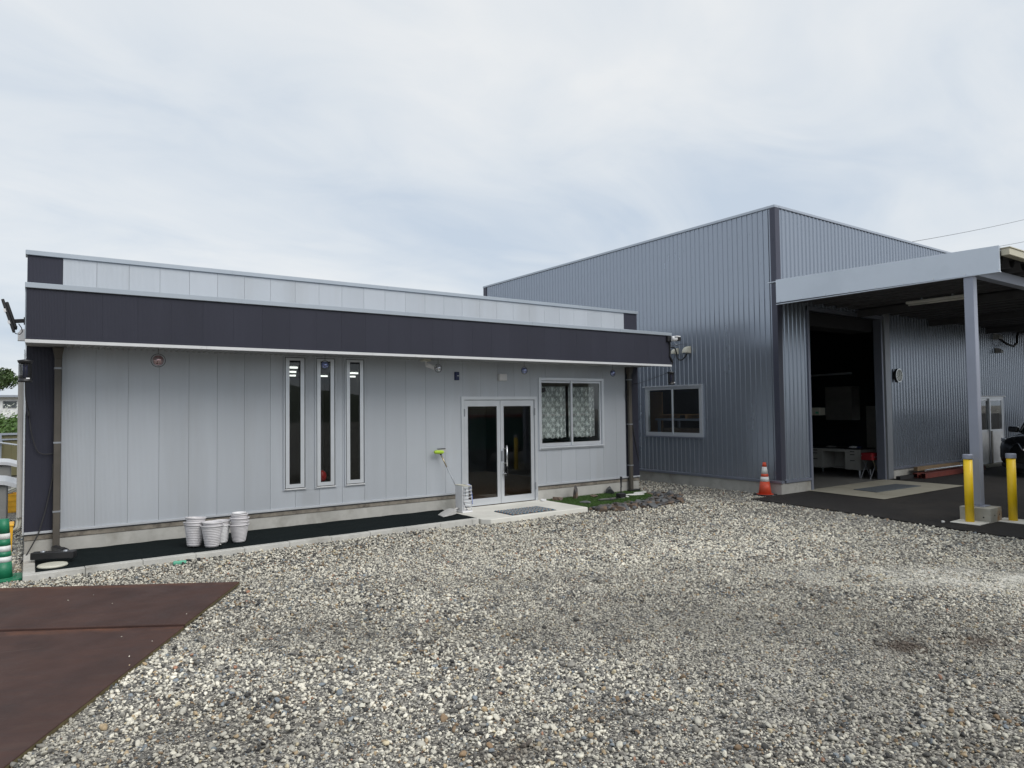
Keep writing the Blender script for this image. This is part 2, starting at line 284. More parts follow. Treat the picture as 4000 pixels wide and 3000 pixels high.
# ------------------------------------------------------------------ mesh helpers
class MB:
    def __init__(s): s.v = []; s.f = []
    def add(s, vs, fs):
        o = len(s.v); s.v += [tuple(v) for v in vs]; s.f += [tuple(i+o for i in f) for f in fs]; return s
    def box(s, x0, y0, z0, x1, y1, z1):
        if x1 < x0: x0, x1 = x1, x0
        if y1 < y0: y0, y1 = y1, y0
        if z1 < z0: z0, z1 = z1, z0
        return s.add([(x0, y0, z0), (x1, y0, z0), (x1, y1, z0), (x0, y1, z0), (x0, y0, z1), (x1, y0, z1), (x1, y1, z1), (x0, y1, z1)],
                     [(0, 3, 2, 1), (4, 5, 6, 7), (0, 1, 5, 4), (1, 2, 6, 5), (2, 3, 7, 6), (3, 0, 4, 7)])
    def obox(s, c, half, ax=None, ay=None, az=None):
        c = Vector(c); X = Vector(ax or (1, 0, 0)).normalized()*half[0]; Y = Vector(ay or (0, 1, 0)).normalized()*half[1]
        Z = (Vector(az) if az else X.cross(Y)).normalized()*half[2]
        vs = [c+a*X+b*Y+d*Z for d in (-1, 1) for a, b in ((-1, -1), (1, -1), (1, 1), (-1, 1))]
        return s.add(vs, [(0, 3, 2, 1), (4, 5, 6, 7), (0, 1, 5, 4), (1, 2, 6, 5), (2, 3, 7, 6), (3, 0, 4, 7)])
    def tube(s, pts, r, n=8, caps=True, radii=None):
        pts = [Vector(p) for p in pts]; o = len(s.v); prev = None
        for i, p in enumerate(pts):
            d = (pts[min(i+1, len(pts)-1)] - pts[max(i-1, 0)]).normalized()
            a = prev if prev is not None else (Vector((0, 0, 1)) if abs(d.z) < 0.9 else Vector((1, 0, 0)))
            x = (a - d*a.dot(d)).normalized(); y = d.cross(x); prev = x
            rr = radii[i] if radii else r
            s.v += [tuple(p + (x*math.cos(2*PI*k/n) + y*math.sin(2*PI*k/n))*rr) for k in range(n)]
        for i in range(len(pts)-1):
            for k in range(n):
                a, b = o+i*n+k, o+i*n+(k+1) % n
                s.f.append((a, b, b+n, a+n))
        if caps:
            s.f.append(tuple(o+k for k in reversed(range(n)))); e = o+(len(pts)-1)*n; s.f.append(tuple(e+k for k in range(n)))
        return s
    def lathe(s, prof, c=(0, 0, 0), n=24, closed=False):
        o = len(s.v)
        for r, z in prof: s.v += [(c[0]+r*math.cos(2*PI*k/n), c[1]+r*math.sin(2*PI*k/n), c[2]+z) for k in range(n)]
        m = len(prof)
        for i in range(m-1 + (1 if closed else 0)):
            for k in range(n):
                a, b = o+i*n+k, o+i*n+(k+1) % n; i2 = (i+1) % m
                s.f.append((a, b, o+i2*n+(k+1) % n, o+i2*n+k))
        if not closed:
            if prof[0][0] > 1e-6: s.f.append(tuple(o+k for k in reversed(range(n))))
            if prof[-1][0] > 1e-6: s.f.append(tuple(o+(m-1)*n+k for k in range(n)))
        return s
    def prism(s, poly, z0, z1):
        n = len(poly); vs = [(x, y, z0) for x, y in poly] + [(x, y, z1) for x, y in poly]
        fs = [tuple(reversed(range(n))), tuple(range(n, 2*n))] + [(i, (i+1) % n, n+(i+1) % n, n+i) for i in range(n)]
        return s.add(vs, fs)
    def rect_x(s, u0, u1, z0, z1, x, dx): return s.box(x, u0, z0, x+dx, u1, z1)

ORG = {}
def obj(name, mb, m, parent=None, smooth=False, bevel=0.0, kind=None, label=None, seg=1):
    me = bpy.data.meshes.new(name); o = bpy.data.objects.new(name, me); COL.objects.link(o)
    og = Vector((0, 0, 0))
    if parent is not None:
        o.parent = parent; og = ORG.get(parent.name, og)
    ORG[o.name] = og
    me.from_pydata([(x-og.x, y-og.y, z-og.z) for x, y, z in mb.v], [], mb.f); me.validate(); me.update()
    if m == 'rust': m = rust_material()
    if m: me.materials.append(MATS[m] if isinstance(m, str) else m)
    bm = bmesh.new(); bm.from_mesh(me); bmesh.ops.recalc_face_normals(bm, faces=bm.faces); bm.to_mesh(me); bm.free()
    if smooth: me.polygons.foreach_set('use_smooth', [len(p.vertices) <= 4 for p in me.polygons])
    if bevel:
        b = o.modifiers.new('bevel', 'BEVEL'); b.width = bevel; b.segments = seg; b.limit_method = 'ANGLE'
    if kind: o['kind'] = kind
    if label: o['label'] = label
    return o
def thing(name, label, cat, loc=(0, 0, 0), group=None):
    o = bpy.data.objects.new(name, None); COL.objects.link(o); o.location = loc; o.empty_display_size = 0.1
    ORG[o.name] = Vector(loc); o['label'] = label; o['category'] = cat
    if group: o['group'] = group
    return o
def tag(o, label, cat, group=None, kind=None):
    o['label'] = label; o['category'] = cat
    if group: o['group'] = group
    if kind: o['kind'] = kind
    return o
def solo(name, mb, m, label, cat, loc=None, group=None, smooth=False, bevel=0.0, seg=1):
    """a thing that is one mesh; mb in world coordinates"""
    o = obj(name, mb, m, None, smooth, bevel, seg=seg)
    if loc is not None:
        for v in o.data.vertices: v.co -= Vector(loc)
        o.location = loc
    return tag(o, label, cat, group)
def dup(root, loc, rz=0.0, label=None, scale=None):
    r = root.copy(); COL.objects.link(r); r.location = loc; r.rotation_euler[2] = rz
    if label: r['label'] = label
    if scale: r.scale = scale
    for ch in list(root.children):
        c = ch.copy(); COL.objects.link(c); c.parent = r
        for g in list(ch.children):
            d = g.copy(); COL.objects.link(d); d.parent = c
    return r
def structure(o): o['kind'] = 'structure'; return o

def cells(u0, u1, z0, z1, holes):
    """rectangle minus holes -> list of connected components, each a list of (ua,ub,za,zb) cells"""
    us = sorted({u0, u1} | {u for h in holes for u in h[:2] if u0 < u < u1}); zs = sorted({z0, z1} | {z for h in holes for z in h[2:] if z0 < z < z1})
    keep = {}
    for i in range(len(us)-1):
        for j in range(len(zs)-1):
            cu, cz = (us[i]+us[i+1])/2, (zs[j]+zs[j+1])/2
            if not any(h[0] < cu < h[1] and h[2] < cz < h[3] for h in holes): keep[(i, j)] = (us[i], us[i+1], zs[j], zs[j+1])
    comps = []
    while keep:
        st = [next(iter(keep))]; comp = []
        while st:
            k = st.pop()
            if k not in keep: continue
            comp.append(keep.pop(k)); i, j = k; st += [(i+1, j), (i-1, j), (i, j+1), (i, j-1)]
        comps.append(comp)
    return comps
def panel_mb(comp, y0, y1):
    """welded slab in the XZ plane from cells, front face at y0, back at y1"""
    mb = MB(); idx = {}
    def vi(x, y, z):
        k = (round(x, 4), round(y, 4), round(z, 4))
        if k not in idx: idx[k] = len(mb.v); mb.v.append((x, y, z))
        return idx[k]
    edges = {}
    for a, b, c, d in comp:
        mb.f.append((vi(a, y0, c), vi(b, y0, c), vi(b, y0, d), vi(a, y0, d)))
        for e in (((a, c), (b, c)), ((b, c), (b, d)), ((b, d), (a, d)), ((a, d), (a, c))): edges[e] = 1
    for (p, q) in list(edges):
        if (q, p) not in edges:
            mb.f.append((vi(p[0], y0, p[1]), vi(p[0], y1, p[1]), vi(q[0], y1, q[1]), vi(q[0], y0, q[1])))
    return mb
def corrugated(axis, u0, u1, z0, z1, base, sign, period, rib, depth, holes, zf=None):
    """ribbed sheet metal: flat pans with narrow standing ribs; axis 'x' runs along X (plane y=base)"""
    br = set([u0, u1]); k = math.floor(u0/period)
    while k*period < u1:
        c = k*period
        for d in (-rib/2, -rib/2+rib*0.28, rib/2-rib*0.28, rib/2):
            if u0 < c+d < u1: br.add(c+d)
        k += 1
    for h in holes: br |= {u for u in h[:2] if u0 < u < u1}
    br = sorted(br)
    def off(u):
        d = abs(u - round(u/period)*period)
        return depth*max(0.0, min(1.0, (rib/2-d)/(rib*0.28)))
    mb = MB(); idx = {}
    def vi(u, z):
        k = (round(u, 5), round(z, 4))
        if k not in idx:
            o = base+sign*off(u); idx[k] = len(mb.v); mb.v.append((u, o, z) if axis == 'x' else (o, u, z))
        return idx[k]
    for a, b in zip(br[:-1], br[1:]):
        if b-a < 1e-6: continue
        zt = z1; ivs = [(z0, zt)]; m = (a+b)/2
        for h in holes:
            if h[0] < m < h[1]:
                nv = []
                for p, q in ivs:
                    if h[2] > p: nv.append((p, min(q, h[2])))
                    if h[3] < q: nv.append((max(p, h[3]), q))
                ivs = [t for t in nv if t[1] > t[0]+1e-6]
        for p, q in ivs: mb.f.append((vi(a, p), vi(b, p), vi(b, q), vi(a, q)))
    return mb

# ================================================================== THE SETTING
XW, YW, XWE, YWE, ZWH = 12.66, -2.30, 26.4, 9.15, 6.20      # warehouse corner, far ends, eaves height
# ground sheet: grit between the stones, seen far off as plain gravel
g = bpy.data.materials.new('gravel_ground'); g.use_nodes = True; t = g.node_tree; n = t.nodes; l = t.links; b = n['Principled BSDF']; b.inputs['Roughness'].default_value = 0.9
tc = n.new('ShaderNodeTexCoord')
v1 = n.new('ShaderNodeTexVoronoi'); v1.inputs['Scale'].default_value = 75; l.new(tc.outputs['Object'], v1.inputs[0])
r1 = n.new('ShaderNodeValToRGB'); sepc = n.new('ShaderNodeSeparateColor'); l.new(v1.outputs['Color'], sepc.inputs[0]); l.new(sepc.outputs[0], r1.inputs[0])
r1.color_ramp.elements[0].color = (0.035, 0.034, 0.033, 1); r1.color_ramp.elements[1].color = (0.60, 0.585, 0.53, 1)
for p, c in ((0.22, (0.08, 0.077, 0.073)), (0.45, (0.19, 0.183, 0.17)), (0.7, (0.36, 0.345, 0.31))):
    e = r1.color_ramp.elements.new(p); e.color = c + (1,)
n0 = n.new('ShaderNodeTexNoise'); n0.inputs['Scale'].default_value = 0.8; n0.inputs['Detail'].default_value = 6; l.new(tc.outputs['Object'], n0.inputs[0])
r0 = n.new('ShaderNodeValToRGB'); l.new(n0.outputs[0], r0.inputs[0]); r0.color_ramp.elements[0].position = 0.35; r0.color_ramp.elements[1].position = 0.7
r0.color_ramp.elements[0].color = (0.62, 0.60, 0.57, 1); r0.color_ramp.elements[1].color = (1, 1, 1, 1)
mu = n.new('ShaderNodeMixRGB'); mu.blend_type = 'MULTIPLY'; mu.inputs[0].default_value = 1; l.new(r1.outputs[0], mu.inputs[1]); l.new(r0.outputs[0], mu.inputs[2])
# pale spilled lime on the yard, brown mud stains: marks with a shape of their own
pos = n.new('ShaderNodeSeparateXYZ'); l.new(tc.outputs['Object'], pos.inputs[0])
def gm(op, a, c=None):
    k = n.new('ShaderNodeMath'); k.operation = op
    for i, vv in enumerate((a, c)):
        if vv is None: continue
        if isinstance(vv, (int, float)): k.inputs[i].default_value = vv
        else: l.new(vv, k.inputs[i])
    return k.outputs[0]
wob = n.new('ShaderNodeTexNoise'); wob.inputs['Scale'].default_value = 2.6; wob.inputs['Detail'].default_value = 8; l.new(tc.outputs['Object'], wob.inputs[0])
def patch(cx, cy, a, rx, ry, soft):
    dx = gm('SUBTRACT', pos.outputs[0], cx); dy = gm('SUBTRACT', pos.outputs[1], cy)
    ca, sa = math.cos(a), math.sin(a)
    u = gm('DIVIDE', gm('ADD', gm('MULTIPLY', dx, ca), gm('MULTIPLY', dy, sa)), rx); vv = gm('DIVIDE', gm('SUBTRACT', gm('MULTIPLY', dy, ca), gm('MULTIPLY', dx, sa)), ry)
    d = gm('SQRT', gm('ADD', gm('MULTIPLY', u, u), gm('MULTIPLY', vv, vv)))
    d = gm('ADD', d, gm('MULTIPLY', gm('SUBTRACT', wob.outputs[0], 0.5), 3.4))
    mr = n.new('ShaderNodeMapRange'); l.new(d, mr.inputs[0]); mr.inputs[1].default_value = 1.0-soft; mr.inputs[2].default_value = 1.0+soft; mr.inputs[3].default_value = 1; mr.inputs[4].default_value = 0
    return mr.outputs[0]
last = mu.outputs[0]
for (cx, cy, a, rx, ry, soft, c, s) in ((8.1, -7.65, R(-40), 1.4, 0.42, 0.35, (0.62, 0.605, 0.55), 0.9), (9.4, -7.5, R(-30), 0.8, 0.2, 0.4, (0.48, 0.45, 0.36), 0.7),
                                        (5.3, -8.2, R(-60), 0.22, 0.12, 0.4, (0.06, 0.04, 0.028), 0.85), (5.9, -8.5, R(-60), 0.35, 0.10, 0.5, (0.08, 0.055, 0.04), 0.7)):
    mm = n.new('ShaderNodeMixRGB'); l.new(gm('MULTIPLY', patch(cx, cy, a, rx, ry, soft), s), mm.inputs[0]); l.new(last, mm.inputs[1]); mm.inputs[2].default_value = c + (1,); last = mm.outputs[0]
l.new(last, b.inputs['Base Color'])
bp = n.new('ShaderNodeBump'); bp.inputs['Strength'].default_value = 0.9; bp.inputs['Distance'].default_value = 0.012; bp.invert = True
l.new(v1.outputs['Distance'], bp.inputs['Height']); l.new(bp.outputs[0], b.inputs['Normal'])
structure(obj('ground', MB().add([(-500, -500, 0), (500, -500, 0), (500, 500, 0), (-500, 500, 0)], [(0, 1, 2, 3)]), g))
# asphalt apron with a ragged gravel edge
edge = [(11.62, -2.30), (11.56, -2.9), (11.40, -4.4), (11.05, -6.2), (10.95, -7.15), (10.6, -9.5), (10.2, -14)]
ep = []
for (a, b2) in zip(edge[:-1], edge[1:]):
    for k in range(12):
        q = k/12; ep.append((a[0]+(b2[0]-a[0])*q+random.uniform(-.025, .025), a[1]+(b2[1]-a[1])*q))
asph = ep + [edge[-1], (20, -14), (28, -60), (140, -60), (140, YW), (12.2, YW)]
ob = obj('asphalt', MB().prism(list(reversed(asph)), -0.05, 0.022), 'asphalt'); structure(ob)
# concrete apron before the roll door
ob = obj('concrete_apron', MB().add([(13.62, YW+.04, 0.034), (13.42, -4.05, 0.034), (17.02, -4.06, 0.034), (17.05, YW+.04, 0.034)], [(0, 1, 2, 3)]), 'slab_old'); structure(ob)
# hills far behind the photographer (they close the horizon and show in the glass)
def ridge(name, cx, cy, r, a0, a1, h, seed):
    mb = MB(); m = 60
    for i in range(m+1):
        a = a0+(a1-a0)*i/m; hh = h*(0.55+0.6*mnoise.noise((i*0.17, seed, 0))+0.15*mnoise.noise((i*0.9, seed, 4)))
        for k, (rr, z) in enumerate(((r*0.8, -0.5), (r*0.92, max(1.0, hh*0.7)), (r, max(1.5, hh)), (r*1.3, -0.5))):
            mb.v.append((cx+rr*math.sin(a), cy+rr*math.cos(a), z))
    for i in range(m):
        for k in range(3): mb.f.append((i*4+k, i*4+4+k, i*4+5+k, i*4+1+k))
    return structure(obj(name, mb, 'hill', smooth=True))
ridge('hills', 0, 0, 130, R(150), R(265), 12, 2.0)

# ================================================================== OFFICE BUILDING
P = 0.389; XL, XR = -0.39, 10.80; ZT, ZS, ZB = 3.99, 2.79, 0.385
YC, ZC0, ZC1, ZC2 = -0.98, 2.80, 3.41, 3.476
office = thing('office_building', 'low silver-grey metal clad office with a dark band canopy and glass entrance', 'building', (5.2, 0, 0))
SL = [(2.93, 3.28), (3.435, 3.775), (3.935, 4.285)]
holes = [(a, b2, 0.665, 2.775) for a, b2 in SL] + [(6.185, 7.92, -1, 2.13), (7.99, 9.725, 1.08, 2.51)]
wall = obj('wall', panel_mb(cells(XL+.004, XR-.004, 0.30, ZT, [(h[0], h[1], h[2], h[3]) for h in holes])[0], 0.024, 0.16), 'backing', office)
joints = [XL, 0.0] + [P*i for i in range(1, 27)] + [10.395, XR]
def clad(z0, z1, hol):
    for a, b2 in zip(joints[:-1], joints[1:]):
        dark = a < -0.01 or b2 > 10.5
        for comp in cells(a+.0018, b2-.0018, z0, z1, hol):
            us = [c[0] for c in comp] + [c[1] for c in comp]
            if max(us)-min(us) < 0.012: continue
            obj('panel', panel_mb(comp, 0.0, 0.022), 'siding_dark' if dark else 'siding', wall, label='dark grey corner cladding panel' if dark else None)
clad(ZB, ZS+.02, [(h[0]-.003, h[1]+.003, h[2]-.003, h[3]+.003) for h in holes])
clad(3.42, ZT, [])
# side and back walls, roof, room inside
for a, b2 in ((XL, XL+.14), (XR-.14, XR)): obj('side_wall', MB().box(a, .163, 0.02, b2, 6.2, 4.0), 'siding', office)
obj('rear_wall', MB().box(XL+.142, 6.06, 0.02, XR-.142, 6.2, 4.0), 'siding', office)
obj('roof', MB().box(XL+.142, .163, 3.70, XR-.142, 6.058, 3.8), 'cap', office)
obj('ceiling', MB().box(XL+.142, .163, 2.72, XR-.142, 6.058, 2.76), 'room_wall', office)
obj('room_floor', MB().box(XL+.142, .02, 0.02, XR-.142, 6.058, 0.075), 'room_floor', office)
obj('partition', MB().box(5.75, .163, .08, 5.85, 6.05, 2.715), 'room_wall', office)
# foundation, mortar strip, drip flashing, gap
for a, b2 in ((XL+.005, 6.18), (7.925, XR-.005)):
    obj('foundation', MB().box(a, 0.012, -.2, b2, .16, 0.27), 'foundation', office, bevel=.004)
    obj('mortar_strip', MB().box(a-.002, 0.002, 0.272, b2+.002, .15, 0.332), 'sill_mortar', office, bevel=.004)
    obj('gap', MB().box(a, 0.03, 0.334, b2, .15, 0.352), 'black_matt', office)
    obj('drip_flashing', MB().box(a-.006, -0.022, 0.352, b2+.006, .02, 0.383), 'alu', office, bevel=.003)
# parapet cap and canopy
pc = obj('parapet_cap', MB().box(XL-.02, -.03, ZT+.003, XR+.02, .2, 4.055), 'cap', office, bevel=.004)
for x in (2.15, 4.7, 7.25): obj('cap_joint', MB().box(x, -.033, ZT+.006, x+.05, -.028, 4.05), 'cap', pc)
can = obj('canopy', MB().box(XL+.008, YC+.03, ZC0+.01, XR-.004, -.003, ZC1), 'black_matt', office)
fj = [XL] + [-0.0+P*i for i in range(0, 28)] + [XR+.006]
for a, b2 in zip(fj[:-1], fj[1:]):
    obj('fascia_panel', MB().box(a+.0007, YC, ZC0+.012, b2-.0007, YC+.028, ZC1), 'siding_dark', can)
obj('fascia_trim', MB().box(XL+.002, YC-.012, ZC0, XR+.004, YC+.02, ZC0+.022), 'siding_dark', can, bevel=.003)
cc = obj('canopy_cap', MB().box(XL-.015, YC-.03, ZC1+.002, XR+.012, -.004, ZC2), 'cap', can, bevel=.004)
for x in (2.05, 4.6, 7.1, 9.3): obj('cap_joint', MB().box(x, YC-.033, ZC1+.004, x+.06, YC-.028, ZC2-.004), 'cap', cc)
for a, b2 in ((XL-.01, 1.6), (1.602, 4.0), (4.002, 6.2), (6.202, 8.6), (8.602, XR+.008)):
    obj('drip_strip', MB().box(a, YC-.018, 2.757, b2, YC+.012, ZC0-.002), 'strip', can, bevel=.002)
obj('end_panel', MB().box(XR-.002, YC+.03, ZC0+.012, XR+.02, -.004, ZC1), 'siding_dark', can)
obj('end_panel', MB().box(XL-.012, YC+.03, ZC0+.012, XL+.006, -.004, ZC1), 'cap', can)
obj('soffit_plain', MB().box(XL, YC+.014, ZS+.004, 0.0, -.002, ZC0+.008), 'soffit', can)
obj('soffit_plain', MB().box(10.395, YC+.014, ZS+.004, XR, -.002, ZC0+.008), 'soffit', can)
mb = MB(); x = 0.002; prof = []
while x < 10.36:
    prof += [(x, ZS+.012), (x+.036, ZS+.012), (x+.044, ZS-.004), (x+.066, ZS-.004)]; x += .074
for i, (px, pz) in enumerate(prof): mb.v += [(px, YC+.016, pz), (px, -.002, pz)]
for i in range(len(prof)-1): mb.f.append((2*i, 2*i+1, 2*i+3, 2*i+2))
obj('soffit', mb, 'soffit', can)
# downpipes with hopper heads
def downpipe(x, w, z0, mt):
    d = obj('downpipe', MB().box(x-w/2, -.095, z0, x+w/2, -.03, 2.66), mt, office, bevel=.008, seg=2)
    h = MB(); zs = [(2.64, .5), (2.70, .62), (2.784, .82)]
    for z, k in zs:
        h.v += [(x-w*k, -.10-.05*k*0.7, z), (x+w*k, -.10-.05*k*0.7, z), (x+w*k, -.012, z), (x-w*k, -.012, z)]
    h.f.append((3, 2, 1, 0)); h.f.append((8, 9, 10, 11))
    for i in range(2):
        for k in range(4): h.f.append((i*4+k, i*4+(k+1) % 4, i*4+4+(k+1) % 4, i*4+4+k))
    obj('hopper', h, mt, d, bevel=.004)
    for z in (0.62, 1.52, 2.5): obj('clip', MB().box(x-w/2-.004, -.10, z, x+w/2+.004, -.0, z+.022), 'alu_dark', d)
    return d
downpipe(-0.044, 0.078, 0.09, 'pipe_brown'); downpipe(10.47, 0.085, 0.03, 'pipe_brown')
# slit windows
for (a, b2) in SL:
    wn = obj('slit_window', panel_mb(cells(a-.012, b2+.012, 0.652, 2.787, [(a+.014, b2-.014, .682, 2.764)])[0], -0.020, 0.05), 'siding', office)
    obj('frame', panel_mb(cells(a+.026, b2-.026, 0.694, 2.754, [(a+.085, b2-.088, .752, 2.714)])[0], -0.014, 0.04), 'alu', wn)
    obj('gasket', panel_mb(cells(a+.014, b2-.014, 0.682, 2.764, [(a+.026, b2-.026, .694, 2.754)])[0], 0.006, 0.05), 'black_matt', wn)
    obj('glass', MB().box(a+.084, .006, .75, b2-.086, .012, 2.716), 'glass_slit', wn)
    obj('sill', MB().box(a+.01, -.035, .664, b2-.01, -.022, .684), 'strip', wn, bevel=.003)
    obj('bead', panel_mb(cells(a+.083, b2-.085, .748, 2.718, [(a+.090, b2-.093, .757, 2.709)])[0], -.004, .01), 'black_matt', wn)
# double entrance door
D0, D1, DT, DB = 6.185, 7.92, 2.13, 0.085
dr = obj('double_door', panel_mb(cells(D0-.01, D1+.01, DB, DT+.01, [(D0+.05, D1-.05, 0, DT-.05)])[0], -0.025, 0.09), 'alu', office)
obj('frame_reveal', panel_mb(cells(D0+.05, D1-.05, DB, DT-.05, [(D0+.058, D1-.058, 0, DT-.058)])[0], 0.0, 0.09), 'alu_dark', dr)
obj('threshold', MB().box(D0+.05, -.03, .079, D1-.05, .09, .092), 'alu', dr)
mid = (D0+D1)/2
for k, (a, b2) in enumerate(((D0+.062, mid-.004), (mid+.004, D1-.062))):
    lf = obj('leaf', panel_mb(cells(a, b2, .097, DT-.062, [(a+.075, b2-.075, .225, DT-.175)])[0], -0.006, 0.034), 'alu', dr, bevel=.002)
    obj('glass', MB().box(a+.073, .010, .223, b2-.073, .016, DT-.173), 'glass_door', lf)
    obj('bead', panel_mb(cells(a+.073, b2-.073, .223, DT-.173, [(a+.081, b2-.081, .231, DT-.181)])[0], -.001, .009), 'black_matt', lf)
    hx = D0+.052 if k == 0 else D1-.052
    for z in (0.30, 1.77): obj('hinge', MB().tube([(hx, -.03, z), (hx, -.03, z+.14)], .011, 8), 'alu_dark', lf)
hd = obj('pull_handle', MB().tube([(mid+.10, -.075, .80), (mid+.10, -.075, 1.20)], .015, 10), 'silver', dr, smooth=True)
for z in (.86, 1.14): obj('bracket', MB().tube([(mid+.10, -.07, z), (mid+.045, -.02, z)], .008, 6), 'silver', hd)
obj('latch_case', MB().box(mid+.012, -.03, .90, mid+.045, -.007, 1.10), 'alu_dark', dr, bevel=.003)
obj('lock', MB().lathe([(0, 0), (.018, 0), (.018, .012), (0, .014)], n=12), 'silver', dr)
lk = dr.children[-1]; lk.rotation_euler = (R(90), 0, 0); lk.location = (mid+.03-5.2, -.007, 1.285); 
for v in lk.data.vertices: v.co += ORG[lk.name]
obj('lock_loop', MB().tube([(mid+.085+.035*math.cos(2*PI*k/20), -.06-.01*math.sin(4*PI*k/20), .70+.09*math.sin(2*PI*k/20)) for k in range(21)], .009, 6), 'black_plastic', dr, smooth=True)
obj('lock_body', MB().tube([(mid+.03, -.03, .665), (mid+.09, -.06, .66)], .014, 8), 'silver', dr, smooth=True)
# sliding window with lace
W0, W1, WZ0, WZ1 = 7.99, 9.725, 1.08, 2.51
wn = obj('sliding_window', panel_mb(cells(W0-.012, W1+.012, WZ0-.012, WZ1+.012, [(W0+.055, W1-.045, WZ0+.045, WZ1-.045)])[0], -0.028, 0.10), 'alu', office)
obj('sill', MB().box(W0+.02, -.055, WZ0+.012, W1-.02, -.029, WZ0+.035), 'alu', wn, bevel=.004)
for a, b2, y in ((W0+.06, 8.885, .045), (8.845, W1-.05, .018)):
    s_ = obj('sash', panel_mb(cells(a, b2, WZ0+.05, WZ1-.05, [(a+.042, b2-.042, WZ0+.118, WZ1-.09)])[0], y-.012, y+.012), 'alu', wn, bevel=.002)
    obj('glass', MB().box(a+.04, y-.002, WZ0+.116, b2-.04, y+.002, WZ1-.088), 'glass_win', s_)
    obj('bead', panel_mb(cells(a+.04, b2-.04, WZ0+.116, WZ1-.088, [(a+.047, b2-.047, WZ0+.123, WZ1-.095)])[0], y-.008, y-.003), 'black_matt', s_)
def curtain(x0, x1, y, label):
    mb = MB(); nx, nz = 110, 24; z1 = WZ1-.16; uvs = []
    for j in range(nz+1):
        for i in range(nx+1):
            q = i/nx; x = x0+(x1-x0)*q; full = q*1.10
            zb = 1.272+.030*abs(math.sin(full*PI/0.185))
            z = z1+(zb-z1)*j/nz; s_ = j/nz
            yy = y+.020*math.sin(q*2*PI*7+.8*math.sin(q*9))*(0.6+.5*s_)+.008*math.sin(q*31+2)
            mb.v.append((x+.006*math.sin(q*2*PI*7+1)*s_, yy, z)); uvs.append((full, z-1.25))
    for j in range(nz):
        for i in range(nx): mb.f.append((j*(nx+1)+i, j*(nx+1)+i+1, (j+1)*(nx+1)+i+1, (j+1)*(nx+1)+i))
    c = solo('lace_curtain', mb, 'lace', label, 'curtain', smooth=True, group='lace curtains behind the office window')
    ul = c.data.uv_layers.new(name='UVMap')
    for lp in c.data.loops: ul.data[lp.index].uv = uvs[lp.vertex_index]
    return c
curtain(W0+.10, 8.83, .16, 'white flowered lace curtain behind left dark sash of office window')
curtain(8.90, W1-.09, .16, 'white flowered lace curtain behind right sash of office window')
solo('window_thermometer', MB().obox((8.155, .05, 2.275), (.055, .008, .045), (1, 0, .35), (0, 1, 0)), 'black_plastic', 'small black square device stuck inside left sash of lace curtained window', 'device', bevel=.006)
# ceiling lamps of the office, lit
k = 0
for (x0, x1, y) in ((2.95, 3.52, 1.13), (3.25, 3.92, 2.47), (3.65, 4.35, 3.85), (4.62, 5.2, 2.47), (4.42, 5.05, 3.83), (5.12, 5.70, 3.83)):
    tlab = ['nearest lit ceiling tube seen at top of left slit window', 'second lit ceiling tube seen in left slit window', 'lowest lit ceiling tube seen in left slit window', 'upper lit ceiling tube seen in right slit window', 'lit ceiling tube seen in middle slit window', 'lower lit ceiling tube seen in right slit window'][k]
    tl = thing('ceiling_lamp', tlab, 'lamp', ((x0+x1)/2, y, 2.718), 'lit tubes on the office ceiling'); k += 1
    obj('housing', MB().box(x0, y-.05, 2.695, x1, y+.05, 2.718), 'white_plastic', tl); obj('tube', MB().tube([(x0+.01, y, 2.672), (x1-.01, y, 2.672)], .016, 8), 'tube_lit', tl)
solo('red_balloon', MB().lathe([(0, -.10)]+[(.088*math.sin(a)**.9, -.098*math.cos(a)) for a in [i*PI/14 for i in range(1, 14)]]+[(0, .098)], (3.578, .13, .835), 20), 'balloon', 'red balloon just inside foot of middle slit window', 'balloon', smooth=True)
solo('window_ledge_box', MB().box(3.40, .17, .08, 3.82, .45, .70), 'room_wall', 'low cabinet inside middle slit window under red balloon', 'cabinet')

# ================================================================== WAREHOUSE
wh = thing('warehouse', 'tall blue-grey ribbed metal warehouse with an open roll door', 'building', (XW, YW, 0))
WY0, WY1, WWZ0, WWZ1 = -0.265, 1.53, 1.175, 2.40            # side window
O0, O1, OZ = 13.80, 17.02, 4.02                              # door opening
E0, E1, EZ = 22.30, 24.35, 2.085                             # personnel door
sw = obj('side_wall', corrugated('y', YW+.002, YWE, .31, ZWH-.03, XW, -1, 0.1335, 0.034, 0.017, [(WY0, WY1, WWZ0, WWZ1)]), 'wsiding', wh)
fwall = obj('front_wall', corrugated('x', XW+.002, XWE, .31, ZWH-.03, YW, -1, 0.152, 0.046, 0.019, [(O0-.02, O1+.35, -1, OZ+.08), (E0, E1, -1, EZ)]), 'wsiding', wh)
def wall_cells_x(comp, x0, x1):
    mb = panel_mb(comp, x0, x1); mb.v = [(y, x, z) for x, y, z in mb.v]; return mb
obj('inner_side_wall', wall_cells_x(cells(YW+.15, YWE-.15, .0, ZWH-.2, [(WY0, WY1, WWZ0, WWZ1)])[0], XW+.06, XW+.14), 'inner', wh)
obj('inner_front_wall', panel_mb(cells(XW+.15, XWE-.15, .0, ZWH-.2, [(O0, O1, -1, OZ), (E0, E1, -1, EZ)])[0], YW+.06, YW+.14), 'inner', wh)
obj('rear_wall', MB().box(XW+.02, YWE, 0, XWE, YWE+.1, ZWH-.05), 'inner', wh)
obj('far_wall', MB().box(XWE, YW+.02, 0, XWE+.1, YWE+.1, ZWH-.05), 'wsiding', wh)
obj('roof', MB().box(XW+.04, YW+.04, ZWH-.18, XWE+.1, YWE+.05, ZWH-.06), 'roof_under', wh)
